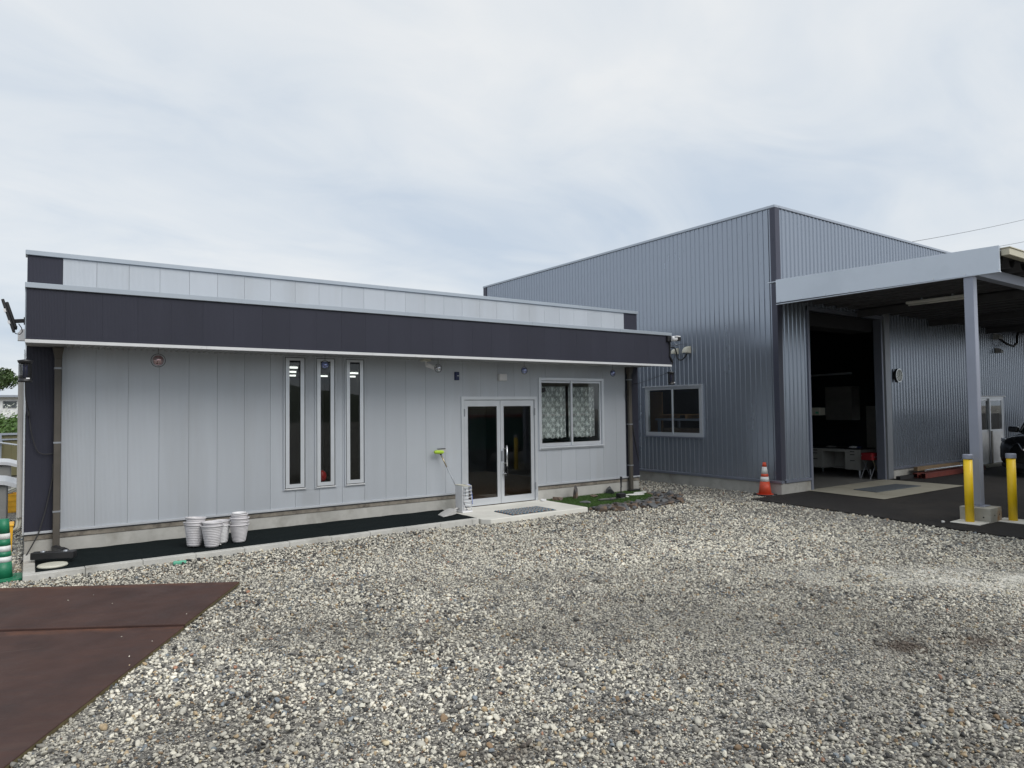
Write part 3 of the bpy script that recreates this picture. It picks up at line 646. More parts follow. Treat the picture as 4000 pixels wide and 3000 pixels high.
obj('floor', MB().add([(XW+.05, YW+.0, .028), (XWE-.05, YW+.0, .028), (XWE-.05, YWE, .028), (XW+.05, YWE, .028)], [(0, 1, 2, 3)]), 'floor_conc', wh)
for nm, args in (('verge_cap', (XW-.035, YW-.03, ZWH-.05, XW+.12, YWE+.05, ZWH+.01)), ('verge_cap', (XW+.122, YW-.035, ZWH-.05, XWE+.1, YW+.12, ZWH+.01))):
    obj(nm, MB().box(*args), 'wcap', wh, bevel=.006)
ct = obj('corner_trim', MB().add([(XW-.03, YW+.10, .33), (XW-.03, YW-.03, .33), (XW+.13, YW-.03, .33), (XW+.13, YW+.0, .33), (XW, YW+.0, .33), (XW, YW+.10, .33)] +
    [(XW-.03, YW+.10, ZWH-.052), (XW-.03, YW-.03, ZWH-.052), (XW+.13, YW-.03, ZWH-.052), (XW+.13, YW, ZWH-.052), (XW, YW, ZWH-.052), (XW, YW+.10, ZWH-.052)],
    [(0, 1, 7, 6), (1, 2, 8, 7), (2, 3, 9, 8), (5, 0, 6, 11), (3, 4, 10, 9), (4, 5, 11, 10)]), 'wtrim', wh)
obj('corner_trim', MB().box(XW-.03, YWE-.16, .33, XW+.0, YWE+.02, ZWH-.052), 'wtrim', wh)
def screws(pts, r, axis):
    mb = MB()
    for p in pts:
        d = Vector((-1, 0, 0)) if axis == 'x' else Vector((0, -1, 0))
        mb.tube([Vector(p), Vector(p)+d*r*0.9], r, 6)
    return mb
pts = []
for zz in (0.75, 1.6, 2.5, 3.4, 4.2, 5.0, 5.7):
    k = 0; y = math.ceil(YW/.1335)*.1335+.067
    while y < 8.9:
        k += 1
        if k % 2 and not (WY0-.1 < y < WY1+.1 and WWZ0-.1 < zz < WWZ1+.1): pts.append((XW-.001, y, zz))
        y += .1335
obj('screws', screws(pts, .0065, 'x'), 'wtrim', wh, kind='stuff')
obj('corner_screws', screws([(XW-.031, YW+.02, .5+.62*i) for i in range(9)], .008, 'x'), 'wtrim', wh, kind='stuff')
for a in (('side', None), ('f1', (XW+.12, O0-.04)), ('f2', (O1+.36, E0-.05)), ('f3', (E1+.03, XWE))):
    if a[1] is None:
        obj('foundation', MB().box(XW-.012, YW-.012, -.2, XW+.12, YWE, .25), 'foundation', wh, bevel=.004)
        obj('base_flashing', MB().box(XW-.05, YW-.05, .252, XW+.05, YWE, .308), 'wflash', wh, bevel=.004)
    else:
        obj('foundation', MB().box(a[1][0], YW-.010, -.2, a[1][1], YW+.12, .25), 'foundation', wh, bevel=.004)
        obj('base_flashing', MB().box(max(a[1][0], XW+.052), YW-.048, .252, a[1][1], YW+.05, .308), 'wflash', wh, bevel=.004)
# roll door frame
obj('door_jamb', MB().box(O0-.05, YW-.03, 0.023, O0+.03, YW+.16, OZ+.08), 'wflash', wh, bevel=.005)
obj('door_jamb', MB().box(O1-.02, YW-.02, 0.03, O1+.05, YW+.18, OZ+.08), 'wflash', wh, bevel=.005)
obj('door_rail', MB().box(O1+.055, YW-.01, 0.03, O1+.09, YW+.05, OZ+.0), 'zinc', wh)
obj('door_leaf_edge', MB().box(O1+.095, YW-.05, 0.03, O1+.345, YW+.055, OZ+.3), 'alu_dark', wh, bevel=.006)
obj('door_head', MB().box(O0-.05, YW-.045, OZ, O1+.09, YW+.16, OZ+.08), 'wflash', wh, bevel=.005)
obj('shutter_box', MB().box(O0+.05, YW+.2, OZ-.30, O1-.03, YW+.75, OZ+.35), 'black_matt', wh)
# side window
def win_x(comp, x0, x1): return wall_cells_x(comp, x0, x1)
wn = obj('sliding_window', win_x(cells(WY0, WY1, WWZ0, WWZ1, [(WY0+.045, WY1-.045, WWZ0+.045, WWZ1-.04)])[0], XW-.04, XW+.08), 'alu', wh)
obj('hood', MB().box(XW-.075, WY0-.03, WWZ1+.002, XW-.001, WY1+.06, WWZ1+.03), 'alu', wn)
obj('sill', MB().box(XW-.07, WY0-.02, WWZ0-.03, XW-.001, WY1+.02, WWZ0-.002), 'wflash', wn)
obj('edge_trim', MB().box(XW-.055, WY0-.026, WWZ0, XW-.002, WY0-.004, WWZ1), 'alu', wn)
for a, b2, x in ((WY0+.047, 0.655, XW-.012), (0.615, WY1-.047, XW-.030)):
    s_ = obj('sash', win_x(cells(a, b2, WWZ0+.047, WWZ1-.042, [(a+.034, b2-.034, WWZ0+.095, WWZ1-.072)])[0], x-.010, x+.012), 'alu', wn)
    obj('glass', MB().box(x-.002, a+.032, WWZ0+.093, x+.002, b2-.032, WWZ1-.070), 'glass_w', s_)
# personnel sliding door
wn = obj('sliding_door', panel_mb(cells(E0, E1, .03, EZ, [(E0+.05, E1-.05, 0, EZ-.05)])[0], YW-.04, YW+.06), 'alu', wh)
obj('hood', MB().box(E0-.06, YW-.09, EZ+.002, E1+.07, YW-.0, EZ+.03), 'strip', wn)
for a, b2, y in ((E0+.055, 23.40, YW+.02), (23.34, E1-.055, YW-.02)):
    s_ = obj('leaf', panel_mb(cells(a, b2, .06, EZ-.055, [(a+.06, b2-.06, 1.10, EZ-.11)])[0], y-.014, y+.014), 'alu', wn)
    obj('glass', MB().box(a+.058, y-.002, 1.098, b2-.058, y+.002, EZ-.108), 'glass_w', s_)
    obj('lower_panel', MB().box(a+.06, y-.018, .14, b2-.06, y-.0145, 1.02), 'house_white', s_)
obj('post', MB().box(23.33, YW-.07, .03, 23.41, YW-.041, 1.06), 'zinc', wn)
obj('step', MB().box(E0+.1, YW-.30, .03, E1+.0, YW-.05, .09), 'slab_old', wn)

# interior of the warehouse seen through door and window
ds = thing('steel_desk', 'grey steel double pedestal office desk inside the open roll door', 'desk', (17.5, -.9, .03))
DX = 17.30
def pedestal(y0, y1):
    p = obj('pedestal', MB().box(DX, y0, .19, DX+.66, y1, .725), 'desk_grey', ds, bevel=.005)
    for z0, z1 in ((.645, .715), (.49, .635), (.20, .48)):
        d = obj('drawer', MB().box(DX-.014, y0+.01, z0, DX-.001, y1-.01, z1), 'desk_grey', p, bevel=.003)
        zc = z1-.045
        obj('handle', MB().box(DX-.019, (y0+y1)/2-.06, zc-.010, DX-.0145, (y0+y1)/2+.06, zc+.010), 'black_plastic', p)
pedestal(-1.55, -1.13); pedestal(-.52, -.10)
obj('desk_top', MB().box(DX-.02, -1.57, .727, DX+.72, -.08, .755), 'black_plastic', ds, bevel=.004)
obj('centre_drawer', MB().box(DX-.005, -1.128, .655, DX+.3, -.522, .725), 'desk_grey', ds)
obj('modesty_panel', MB().box(DX+.60, -1.128, .20, DX+.62, -.522, .72), 'desk_grey', ds)
obj('foot_rail', MB().box(DX+.5, -1.128, .17, DX+.53, -.522, .20), 'desk_grey', ds)
for y in (-1.49, -.16):
    for x in (DX+.06, DX+.6): obj('leg', MB().tube([(x, y, .19), (x, y, .03)], .03, 8, radii=[.032, .02]), 'alu', ds)
for (y, z, sz, m, lb) in ((-1.25, .757, (.14, .10, .05), 'white_plastic', 'crumpled white bag lying on the dark steel desk'), (-1.38, .757, (.10, .07, .04), 'blue_plastic', 'small blue bundle beside white bag on steel desk'), (-.62, .757, (.16, .09, .03), 'grey_plastic', 'grey tool lying flat on left half of steel desk')):
    mb = MB(); mb.lathe([(0, 0), (1, .1), (.85, .6), (.4, 1), (0, 1)], n=10); mb.v = [(DX+.25+v[0]*sz[1], y+v[1]*sz[0], z+v[2]*sz[2]) for v in mb.v]
    solo('desk_clutter', mb, m, lb, 'clutter', smooth=True)
st = thing('folding_stool', 'red seated folding stool with crossed metal legs just inside warehouse door', 'stool', (17.05, -1.95, .03))
obj('seat', MB().box(16.88, -2.06, .50, 17.28, -1.78, .68), 'red_box', st, bevel=.012)
for y in (-2.04, -1.80):
    obj('leg', MB().tube([(16.88, y, .62), (17.28, y, .035)], .011, 6), 'brass' if y < -1.9 else 'alu_dark', st)
    obj('leg', MB().tube([(17.26, y+.01, .55), (16.82, y+.01, .035)], .010, 6), 'alu_dark', st)
mk = MB()
for i in range(5): mk.box(16.98+i*.035, -2.066, .565, 17.0+i*.035, -2.061, .59)
obj('print', mk, 'alu_dark', st)
hb = thing('hanging_box', 'cream metal box hanging on a pipe bracket inside the warehouse door', 'box', (17.6, .2, 1.9))
obj('case', MB().box(17.3, -.45, 1.62, 17.6, .35, 1.83), 'cream_plastic', hb, bevel=.01); obj('switch', MB().box(17.294, -.43, 1.66, 17.299, -.34, 1.72), 'mint', hb)
obj('bracket', MB().tube([(17.45, -.1, 1.83), (17.45, -.1, 2.72), (17.45, -1.3, 2.74)], .03, 8), 'alu_dark', hb)
for (x, y0, y1, z0, z1, lb) in ((21.0, -.9, .2, .03, 1.85, 'dim grey cabinet deep inside the warehouse behind the desk'), (21.3, .8, 1.7, 1.4, 2.5, 'dim pale board standing high in the warehouse gloom'), (20.2, -1.5, -1.05, .03, 1.0, 'dark crate right of the dim grey cabinet')):
    solo('storage_cabinet', MB().box(x, y0, z0, x+.5, y1, z1), 'desk_grey', lb, 'cabinet', bevel=.01)
# behind the side window
sh = thing('pallet_rack', 'workbench rack behind the warehouse side window', 'rack', (13.6, 1.0, .03))
for y in (1.55, -.2):
    for x in (13.15, 13.9): obj('post', MB().box(x-.03, y-.03, .03, x+.03, y+.03, 1.55), 'steel_grey', sh)
obj('shelf', MB().box(13.1, -.3, 1.55, 13.95, 1.64, 1.60), 'steel_grey', sh); obj('shelf', MB().box(13.1, -.3, .9, 13.95, 1.64, .94), 'steel_grey', sh)
pl = thing('timber_pallet', 'orange-brown timber pallet on the rack behind warehouse window', 'pallet', (13.5, .8, 1.6))
for i in range(5): obj('deck_board', MB().box(13.14+i*.16, -.25, 1.69, 13.26+i*.16, 1.6, 1.71), 'wood', pl)
for y in (-.2, .6, 1.5): obj('bearer', MB().box(13.14, y, 1.602, 13.9, y+.08, 1.688), 'wood', pl)
solo('plywood_sheet', MB().box(13.38, 1.66, .03, 13.42, 2.2, 2.30), 'wood', 'tan plywood sheet standing behind left pane of warehouse window', 'plywood')
solo('carton_stack', MB().box(13.2, .0, .945, 13.8, 1.5, 1.35), 'rock_brown', 'dark carton on the lower shelf behind warehouse window', 'carton', bevel=.01)

# ================================================================== CARPORT
XF = 12.10; CY = -6.60; ZU = 3.99
cp = thing('carport', 'grey steel carport with deep fascia and single front post beside warehouse', 'carport', (12.2, -6.14, 0))
fs = obj('fascia', MB().add([(XF, -2.66, 4.005), (XF, CY, 3.975), (XF, CY, 4.385), (XF, -2.66, 4.475), (XF+.03, -2.66, 4.005), (XF+.03, CY, 3.975), (XF+.03, CY, 4.385), (XF+.03, -2.66, 4.475)],
    [(0, 1, 2, 3), (4, 7, 6, 5), (0, 4, 5, 1), (1, 5, 6, 2), (2, 6, 7, 3), (3, 7, 4, 0)]), 'fascia', cp)
obj('fascia_lip', MB().box(XF-.012, CY, 3.962, XF+.06, -2.66, 3.974+.0), 'fascia', fs)
obj('fascia_screws', screws([(XF-.001, -2.75-.48*i, 4.035-.004*i) for i in range(9)], .012, 'x'), 'alu', fs, kind='stuff')
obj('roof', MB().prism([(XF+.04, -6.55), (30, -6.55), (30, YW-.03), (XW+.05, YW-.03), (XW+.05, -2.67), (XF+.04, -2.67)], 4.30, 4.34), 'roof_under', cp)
obj('end_cap', MB().box(XF+.032, -2.66, 4.44, XF+.5, -2.45, 4.455), 'fascia', cp)
# folded-plate ribs under the roof, running out from the wall
mb = MB(); x = 12.3; pr = []
while x < 27.5: pr += [(x, 4.29), (x+.10, 4.29), (x+.18, 4.16), (x+.30, 4.16), (x+.38, 4.29)]; x += .5
for px, pz in pr: mb.v += [(px, -6.45, pz), (px, YW-.03 if px > XW+.1 else -2.68, pz)]
for i in range(len(pr)-1): mb.f.append((2*i, 2*i+1, 2*i+3, 2*i+2))
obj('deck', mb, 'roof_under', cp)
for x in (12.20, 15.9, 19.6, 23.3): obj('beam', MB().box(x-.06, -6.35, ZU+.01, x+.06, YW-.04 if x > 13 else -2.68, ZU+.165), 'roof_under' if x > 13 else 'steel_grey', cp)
obj('outer_beam', MB().box(12.27, -6.23, 3.985, 29, -6.08, 4.15), 'steel_grey', cp)
post = obj('post', MB().box(12.13, -6.215, .262, 12.27, -6.07, 3.97), 'steel_grey', cp, bevel=.012, seg=2)
obj('base_plate', MB().box(12.08, -6.27, .247, 12.33, -6.02, .261), 'steel_grey', post, bevel=.002)
fb = obj('footing_block', MB().box(11.97, -6.40, .0, 12.40, -5.96, .245), 'block_conc', cp, bevel=.008)
for (x, y, z, ax) in ((11.97, -6.10, .14, 'x'), (11.97, -6.30, .10, 'x'), (12.12, -6.40, .13, 'y'), (12.30, -6.40, .13, 'y')):
    d = Vector((-1, 0, 0)) if ax == 'x' else Vector((0, -1, 0))
    obj('tie_hole', MB().tube([Vector((x, y, z)), Vector((x, y, z))+d*.003], .012, 10), 'black_matt', fb)
gt = obj('gutter', MB().box(12.16, -6.72, 4.225, 30, -6.603, 4.335), 'beige_metal', cp, bevel=.006)
obj('gutter_rim', MB().box(12.15, -6.735, 4.336, 30, -6.59, 4.35), 'beige_metal', gt)
for i in range(8):
    x = 12.55+i*.5
    obj('roof_clamp', MB().tube([(x, -6.45, 4.34), (x, -6.45, 4.46)], .012, 6).box(x-.04, -6.5, 4.40, x+.04, -6.38, 4.415), 'steel_grey', cp)
bl = thing('batten_lamp', 'cream unlit strip lamp under the dark carport roof', 'lamp', (15.2, -4.35, 4.15))
obj('body', MB().box(15.13, -5.0, 4.06, 15.27, -3.78, 4.12), 'tube_off', bl, bevel=.012); obj('tube', MB().tube([(15.2, -4.97, 4.04), (15.2, -3.81, 4.04)], .017, 8), 'tube_off', bl, smooth=True)
for y in (-4.7, -4.1): obj('hanger', MB().box(15.18, y, 4.12, 15.22, y+.03, 4.17), 'alu_dark', bl)
dm2 = thing('rubber_mat', 'dark blue-grey rubber mat on concrete before the roll door', 'mat', (15.3, -3.2, .035))
obj('sheet', MB().prism([(14.45, -2.88), (14.34, -3.44), (16.2, -3.50), (16.18, -2.95)], .0352, .047), 'mat_grey', dm2, bevel=.003)
for i in range(9):
    x = 14.5+i*.19; obj('groove', MB().box(x, -3.40, .0471, x+.02, -2.98, .0485), 'black_matt', dm2)
def hood_front(x, z, w_, h, label):
    t_ = thing('entry_hood', label, 'cable hood', (x, YW-.03, z), 'cable hoods on warehouse front wall'); mb = MB(); n_ = 9
    for i in range(n_+1):
        a = PI/2*i/n_; d = .02+.14*math.sin(a); zz = z+h*math.cos(a); k_ = w_/2*(.55+.45*math.sin(a))
        mb.v += [(x-k_, YW-.02-d, zz), (x+k_, YW-.02-d, zz), (x+w_/2, YW-.012, zz), (x-w_/2, YW-.012, zz)]
    for i in range(n_):
        for k_ in range(4): mb.f.append((i*4+k_, i*4+(k_+1) % 4, i*4+4+(k_+1) % 4, i*4+4+k_))
    mb.f.append((0, 1, 2, 3)); obj('shell', mb, 'grey_plastic', t_, bevel=.004); obj('flange', MB().box(x-w_/2-.01, YW-.0235, z-.01, x+w_/2+.01, YW-.0165, z+h+.01), 'grey_plastic', t_)
hood_front(24.0, 3.86, .30, .17, 'wide grey cable hood high under the carport at right'); hood_front(24.05, 3.44, .16, .15, 'small grey cable hood below the wide one under carport')
solo('hood_cable', MB().tube([(24.05, YW-.12, 3.87), (24.3, YW-.2, 3.72), (24.7, YW-.25, 3.66), (25.0, YW-.25, 3.78), (25.1, YW-.22, 4.0), (25.3, YW-.2, 4.15)], .035, 8), 'black_plastic', 'thick black cable looping from the wide hood to carport roof', 'cable', smooth=True)
# wall clock
ck = thing('wall_clock', 'round black rimmed wall clock with white dial right of roll door', 'clock', (17.72, YW-.06, 2.63))
def disc_y(c, r0, r1, y0, y1, n=36):
    mb = MB(); mb.lathe([(r0, 0), (r1, 0), (r1, 1), (r0, 1)], n=n, closed=True) if r0 > 0 else mb.lathe([(0, 0), (r1, 0), (r1, 1), (0, 1)], n=n)
    mb.v = [(c[0]+a, y0+(y1-y0)*d, c[2]+b2) for a, b2, d in mb.v]; return mb
cc_ = (17.72, 0, 2.63)
obj('case', disc_y(cc_, 0, .172, YW-.025, YW-.075), 'black_plastic', ck, smooth=False); obj('rim', disc_y(cc_, .155, .172, YW-.077, YW-.092), 'silver', ck)
obj('dial', disc_y(cc_, 0, .157, YW-.077, YW-.085), 'clock_face', ck)
for h in range(12):
    a = h*PI/6; obj('hour_mark', MB().obox((cc_[0]+.125*math.sin(a), YW-.0865, cc_[2]+.125*math.cos(a)), (.008 if h % 3 else .012, .001, .016), (math.cos(a), 0, -math.sin(a)), (0, 1, 0)), 'black_plastic', ck)
for a, ln, wd in ((R(235), .075, .007), (R(2), .11, .005)):
    obj('hand', MB().obox((cc_[0]+ln/2*math.sin(a), YW-.0885-wd*.2, cc_[2]+ln/2*math.cos(a)), (wd, .001, ln/2), (math.cos(a), 0, -math.sin(a)), (0, 1, 0)), 'black_plastic', ck)

# ================================================================== KERB, SLAB, GARDEN
kb = bpy.data.objects.new('kerb', None); COL.objects.link(kb); kb.location = (-.39, -1.41, 0); ORG['kerb'] = Vector(kb.location); kb['kind'] = 'structure'
KA, KBp = Vector((-0.39, -1.415, 0)), Vector((5.74, -1.275, 0)); kd = (KBp-KA).normalized(); kn = Vector((-kd.y, kd.x, 0)); L_ = (KBp-KA).length
s_ = 0.0; i = 0
while s_ < L_-.01:
    e_ = min(L_, s_+.60); a = KA+kd*(s_+.002); b2 = KA+kd*(e_-.002); dz = random.uniform(-.004, .004)
    q = [a, b2, b2+kn*.12, a+kn*.12]
    obj('kerb_stone', MB().add([(p.x, p.y, -.12) for p in q]+[(p.x, p.y, .1+dz) for p in q], [(0, 3, 2, 1), (4, 5, 6, 7), (0, 1, 5, 4), (1, 2, 6, 5), (2, 3, 7, 6), (3, 0, 4, 7)]), 'kerb', kb, bevel=.006, seg=2)
    s_ = e_; i += 1
obj('kerb_end', MB().box(-.39, -1.29, -.12, -.272, -.44, .099), 'kerb', kb, bevel=.006)
obj('kerb_end', MB().box(-.39, -.437, -.12, -.272, .01, .103), 'kerb', kb, bevel=.006)
fab = [(-.27, .005), (-.27, -1.285), (5.72, -1.15), (5.79, -.9), (5.79, .005)]
mb = MB(); nx, ny = 60, 14
for j in range(ny+1):
    for i in range(nx+1):
        u, v = i/nx, j/ny; x = -.268+u*6.05; y0 = -1.29+u*.14; y = y0+v*(0.008-y0)
        mb.v.append((x, y, .084+.007*mnoise.noise((x*3, y*4, 0))+.004*mnoise.noise((x*11, y*11, 3))+(.012*max(0, v-.9)*10)))
for j in range(ny):
    for i in range(nx): mb.f.append((j*(nx+1)+i, j*(nx+1)+i+1, (j+1)*(nx+1)+i+1, (j+1)*(nx+1)+i))
solo('weed_mat', mb, 'fabric', 'black-green weed control fabric between kerb and office wall', 'ground fabric', smooth=True)
sp = solo('entrance_slab', MB().prism([(5.795, .01), (5.795, -1.24), (5.90, -1.395), (8.045, -1.375), (8.045, .01)], -.1, .082), 'slab', 'pale concrete entrance slab before the double door', 'slab', bevel=.012, seg=2)
# woven doormat of coloured strips
dm = thing('doormat', 'blue brown and grey patterned doormat on the pale entrance slab', 'doormat', (6.87, -1.02, .083))
bx0, bx1, by0, by1 = 6.40, 7.36, -1.30, -.73
obj('base', MB().box(bx0, by0, .083, bx1, by1, .090), 'mat_base', dm)
cols = ['mat_blue', 'mat_pale', 'mat_brown', 'mat_blue', 'mat_pale']
tf = {c: MB() for c in set(cols)}
for i in range(30):
    for j in range(13):
        x = bx0+.012+i*.0315; y = by0+.012+j*.0425+(.021 if i % 2 else 0)
        if y+.032 > by1: continue
        c = cols[(i+2*(j % 2)) % 5]
        tf[c].box(x, y, .0905, x+.021, y+.032, .101)
for c, m_ in tf.items(): obj('tufts', m_, c, dm, kind='stuff')
# two small white saucers
for i, (x, y) in enumerate(((7.93, -.19), (8.00, -.10))):
    solo('saucer', MB().lathe([(0, 0), (.045, 0), (.062, .018), (.056, .019), (.04, .008), (0, .008)], (x, y, .084), 18), 'white_plastic', ['small white saucer on slab nearer the door', 'small white saucer on slab nearer the turf'][i], 'saucer', smooth=True, group='saucers at the wall foot')
# artificial turf
tp = [(8.06, .005), (8.06, -1.30), (8.6, -1.32), (9.2, -1.28), (9.6, -1.22), (10.2, -.95), (10.45, -.6), (10.6, -.25), (10.6, .005)]
tb = solo('turf', MB().prism(tp, -.02, .055), 'turf_base', 'small patch of green artificial turf along the office wall', 'turf'); tb['kind'] = 'stuff'
def inside(p, poly):
    c = False; j = len(poly)-1
    for i in range(len(poly)):
        if (poly[i][1] > p[1]) != (poly[j][1] > p[1]) and p[0] < (poly[j][0]-poly[i][0])*(p[1]-poly[i][1])/(poly[j][1]-poly[i][1])+poly[i][0]: c = not c
        j = i
    return c
mb = MB()
while len(mb.f) < 26000:
    x, y = random.uniform(8.06, 10.6), random.uniform(-1.32, 0)
    if not inside((x, y), tp): continue
    a = random.uniform(0, 2*PI); h = random.uniform(.022, .042); o_ = len(mb.v); d = .004
    mb.v += [(x-d*math.sin(a), y+d*math.cos(a), .054), (x+d*math.sin(a), y-d*math.cos(a), .054), (x+random.uniform(-.015, .015), y+random.uniform(-.015, .015), .054+h)]
    mb.f.append((o_, o_+1, o_+2))
gb = obj('turf_blades', mb, 'blade'); tag(gb, 'short green plastic grass blades of the turf patch', 'turf', kind='stuff')
# rocks
def rock_mb(c, s, seed, flat=.7, sub=2, rough=.35):
    bm = bmesh.new(); bmesh.ops.create_icosphere(bm, subdivisions=sub, radius=1.0)
    rr = random.Random(seed); planes = [(Vector((rr.gauss(0, 1), rr.gauss(0, 1), rr.gauss(0, 1))).normalized(), rr.uniform(.45, .80)) for _ in range(10)]
    mb = MB(); rz = rr.uniform(0, 2*PI); ca, sa = math.cos(rz), math.sin(rz)
    for v in bm.verts:
        p = v.co.copy()
        for nrm, d in planes:
            k = p.dot(nrm)
            if k > d: p -= nrm*(k-d)
        p *= 1+rough*.3*mnoise.noise(p*1.7+Vector((seed*3.1, 0, 0)))
        x, y, z = p.x*s[0], p.y*s[1], p.z*s[2]
        mb.v.append((c[0]+x*ca-y*sa, c[1]+x*sa+y*ca, c[2]+z))
    mb.f = [tuple(v.index for v in f.verts) for f in bm.faces]; bm.free(); return mb
def hull_rock(s, seed):
    r_ = random.Random(seed); bm = bmesh.new()
    for _ in range(15):
        d = Vector((r_.gauss(0, 1), r_.gauss(0, 1), r_.gauss(0, 1))).normalized()*r_.uniform(.8, 1.15); bm.verts.new((d.x*s[0], d.y*s[1], d.z*s[2]))
    res = bmesh.ops.convex_hull(bm, input=bm.verts); bmesh.ops.delete(bm, geom=[v for v in bm.verts if not v.link_faces], context='VERTS')
    bm.verts.index_update(); mb = MB(); mb.v = [tuple(v.co) for v in bm.verts]; mb.f = [tuple(v.index for v in f.verts) for f in bm.faces]; bm.free(); return mb
inner = [(8.16, -1.28), (8.9, -1.24), (9.5, -1.16), (10.2, -.86), (10.62, -.35)]
outer = [(8.20, -1.45), (8.5, -1.72), (9.47, -1.80), (10.3, -1.68), (10.93, -1.05)]
def lerp_poly(pl, t_):
    t_ = t_*(len(pl)-1); i = min(int(t_), len(pl)-2); f = t_-i; return (pl[i][0]+(pl[i+1][0]-pl[i][0])*f, pl[i][1]+(pl[i+1][1]-pl[i][1])*f)
rr = random.Random(5); placed = []
tries = 0
while len(placed) < 150 and tries < 9000:
    tries += 1
    a, q = rr.random(), rr.random(); p0, p1 = lerp_poly(inner, a), lerp_poly(outer, a)
    x, y = p0[0]+(p1[0]-p0[0])*q, p0[1]+(p1[1]-p0[1])*q; s = rr.uniform(.05, .115)*(1.15 if q > .7 else 1)
    if any((x-u)**2+(y-v)**2 < (.60*(s+r_))**2 for u, v, r_, *_z in placed): continue
    placed.append((x, y, s, a, q))
placed.sort(key=lambda p: (int(p[4]*2.999), p[3])); cnt = {}
def ordinal(k): return '%d%s' % (k, 'th' if 10 <= k % 100 <= 20 else {1: 'st', 2: 'nd', 3: 'rd'}.get(k % 10, 'th'))
for i, (x, y, s, a, q) in enumerate(placed):
    mt = ['rock', 'rock_grey', 'rock_brown', 'rock', 'rock_grey'][i % 5]; row = ['turf-side', 'middle', 'gravel-side'][int(q*2.999)]; cnt[row] = cnt.get(row, 0)+1
    o_ = solo('border_rock', hull_rock((s*1.1, s*rr.uniform(.6, .9), s*rr.uniform(.4, .65)), 500+i), mt, '%s angular rock, %s from the slab in the %s row edging the turf' % ({'rock': 'dark', 'rock_grey': 'grey', 'rock_brown': 'brown'}[mt], ordinal(cnt[row]), row), 'rock', group='rocks edging the turf patch', bevel=.006)
    o_.location = (x, y, .025+rr.uniform(0, .05)*(1 if .2 < q < .8 else .5)); o_.rotation_euler = (rr.uniform(-.3, .3), rr.uniform(-.3, .3), rr.uniform(0, 6.28))
big = [(8.22, -1.52, .15, .10, .11, 'rock', 'large dark corner rock touching the entrance slab'), (8.52, -1.70, .19, .07, .07, 'rock_brown', 'long flat brown rock at front of the turf edging')]
for i, (x, y, a, b2, c, m_, lb) in enumerate(big):
    solo('border_rock', rock_mb((0, 0, 0), (a, b2, c), 60+i), m_, lb, 'rock', group='rocks edging the turf patch').location = (x, y, .05)
for (x, y, s, m_, lb, z, sd) in (((8.72), -.24, (.075, .065, .19), 'rock', 'upright dark standing stone on the artificial turf', .16, 81), (8.27, -.20, (.19, .11, .10), 'rock_brown', 'brown boulder on turf beside the slab', .07, 82),
        (9.80, -.12, (.16, .10, .12), 'rock_grey', 'grey boulder against the foundation on the turf', .12, 83), (9.18, -.28, (.14, .08, .03), 'rock_brown', 'flat tan stone lying on the turf', .085, 84),
        (8.46, -.80, (.17, .09, .03), 'rock_grey', 'flat pale grey stepping stone on the turf', .08, 85), (9.95, -.62, (.26, .07, .03), 'white_stone', 'long white flat stone at right end of turf', .085, 86), (10.30, -.50, (.20, .06, .03), 'white_stone', 'second white flat stone beside the rock edging', .085, 87), (9.62, -.70, (.12, .05, .025), 'white_stone', 'small white flat stone beside the black stake lamp', .08, 88)):
    solo('garden_stone', rock_mb((0, 0, 0), s, sd, sub=3), m_, lb, 'stone').location = (x, y, z)
pt = thing('pond_tray', 'shallow black water tray sunk in the turf', 'tray', (9.10, -.80, .06))
mb = MB(); pr_ = [(.24*(1+.18*math.sin(2*a+1))*math.cos(a), .11*(1+.2*math.sin(3*a))*math.sin(a)) for a in [2*PI*i/22 for i in range(22)]]
obj('rim', MB().prism([(9.10+x, -.80+y) for x, y in pr_], .05, .088), 'black_plastic', pt); obj('water', MB().prism([(9.10+x*.88, -.80+y*.85) for x, y in pr_], .0885, .091), 'water_black', pt)
sl = thing('stake_lamp', 'black solar stake lamp standing on the turf', 'garden lamp', (9.46, -.78, .07))
obj('head', MB().box(9.38, -.85, .08, 9.54, -.71, .17), 'black_plastic', sl, bevel=.012); obj('base', MB().lathe([(0, 0), (.075, 0), (.075, .02), (0, .02)], (9.46, -.78, .058), 16), 'white_plastic', sl)
obj('stem', MB().tube([(9.46, -.78, .17), (9.47, -.78, .46)], .013, 8), 'black_plastic', sl); obj('spike', MB().tube([(9.468, -.78, .30), (9.47, -.78, .50)], .02, 8, radii=[.012, .024]), 'black_plastic', sl); obj('collar', MB().tube([(9.44, -.80, .29), (9.50, -.76, .30)], .014, 8), 'black_plastic', sl)

# ================================================================== POTS
def pot_parts(r0, r1, h, mt, name, label, loc, tilt=(0, 0)):
    prof = [(r0*.2, 0.0), (r0, 0.0)]; nr = 11
    for i in range(nr):
        z0 = h*(.05+.86*i/nr); r = r0+(r1-r0)*(z0/h); dz = h*.86/nr
        prof += [(r, z0), (r+.0065, z0+dz*.35), (r+.0065, z0+dz*.6), (r+.001, z0+dz*.92)]
    prof += [(r1+.002, h*.92), (r1+.009, h*.945), (r1+.010, h), (r1-.002, h), (r1-.006, h*.93), (r0-.006, .012), (0, .012)]
    t_ = thing(name, label, 'plant pot', (0, 0, 0), 'stacked white plant pots')
    obj('shell', MB().lathe(prof, n=36), mt, t_, smooth=True); obj('rim', MB().lathe([(r1+.0105, h-.012), (r1+.0125, h-.006), (r1+.0105, h+.001), (r1-.003, h+.001), (r1-.003, h-.012)], n=36, closed=True), mt, t_, smooth=True)
    t_.location = loc; t_.rotation_euler = (tilt[0], tilt[1], random.uniform(0, 6)); return t_
FZ = .092
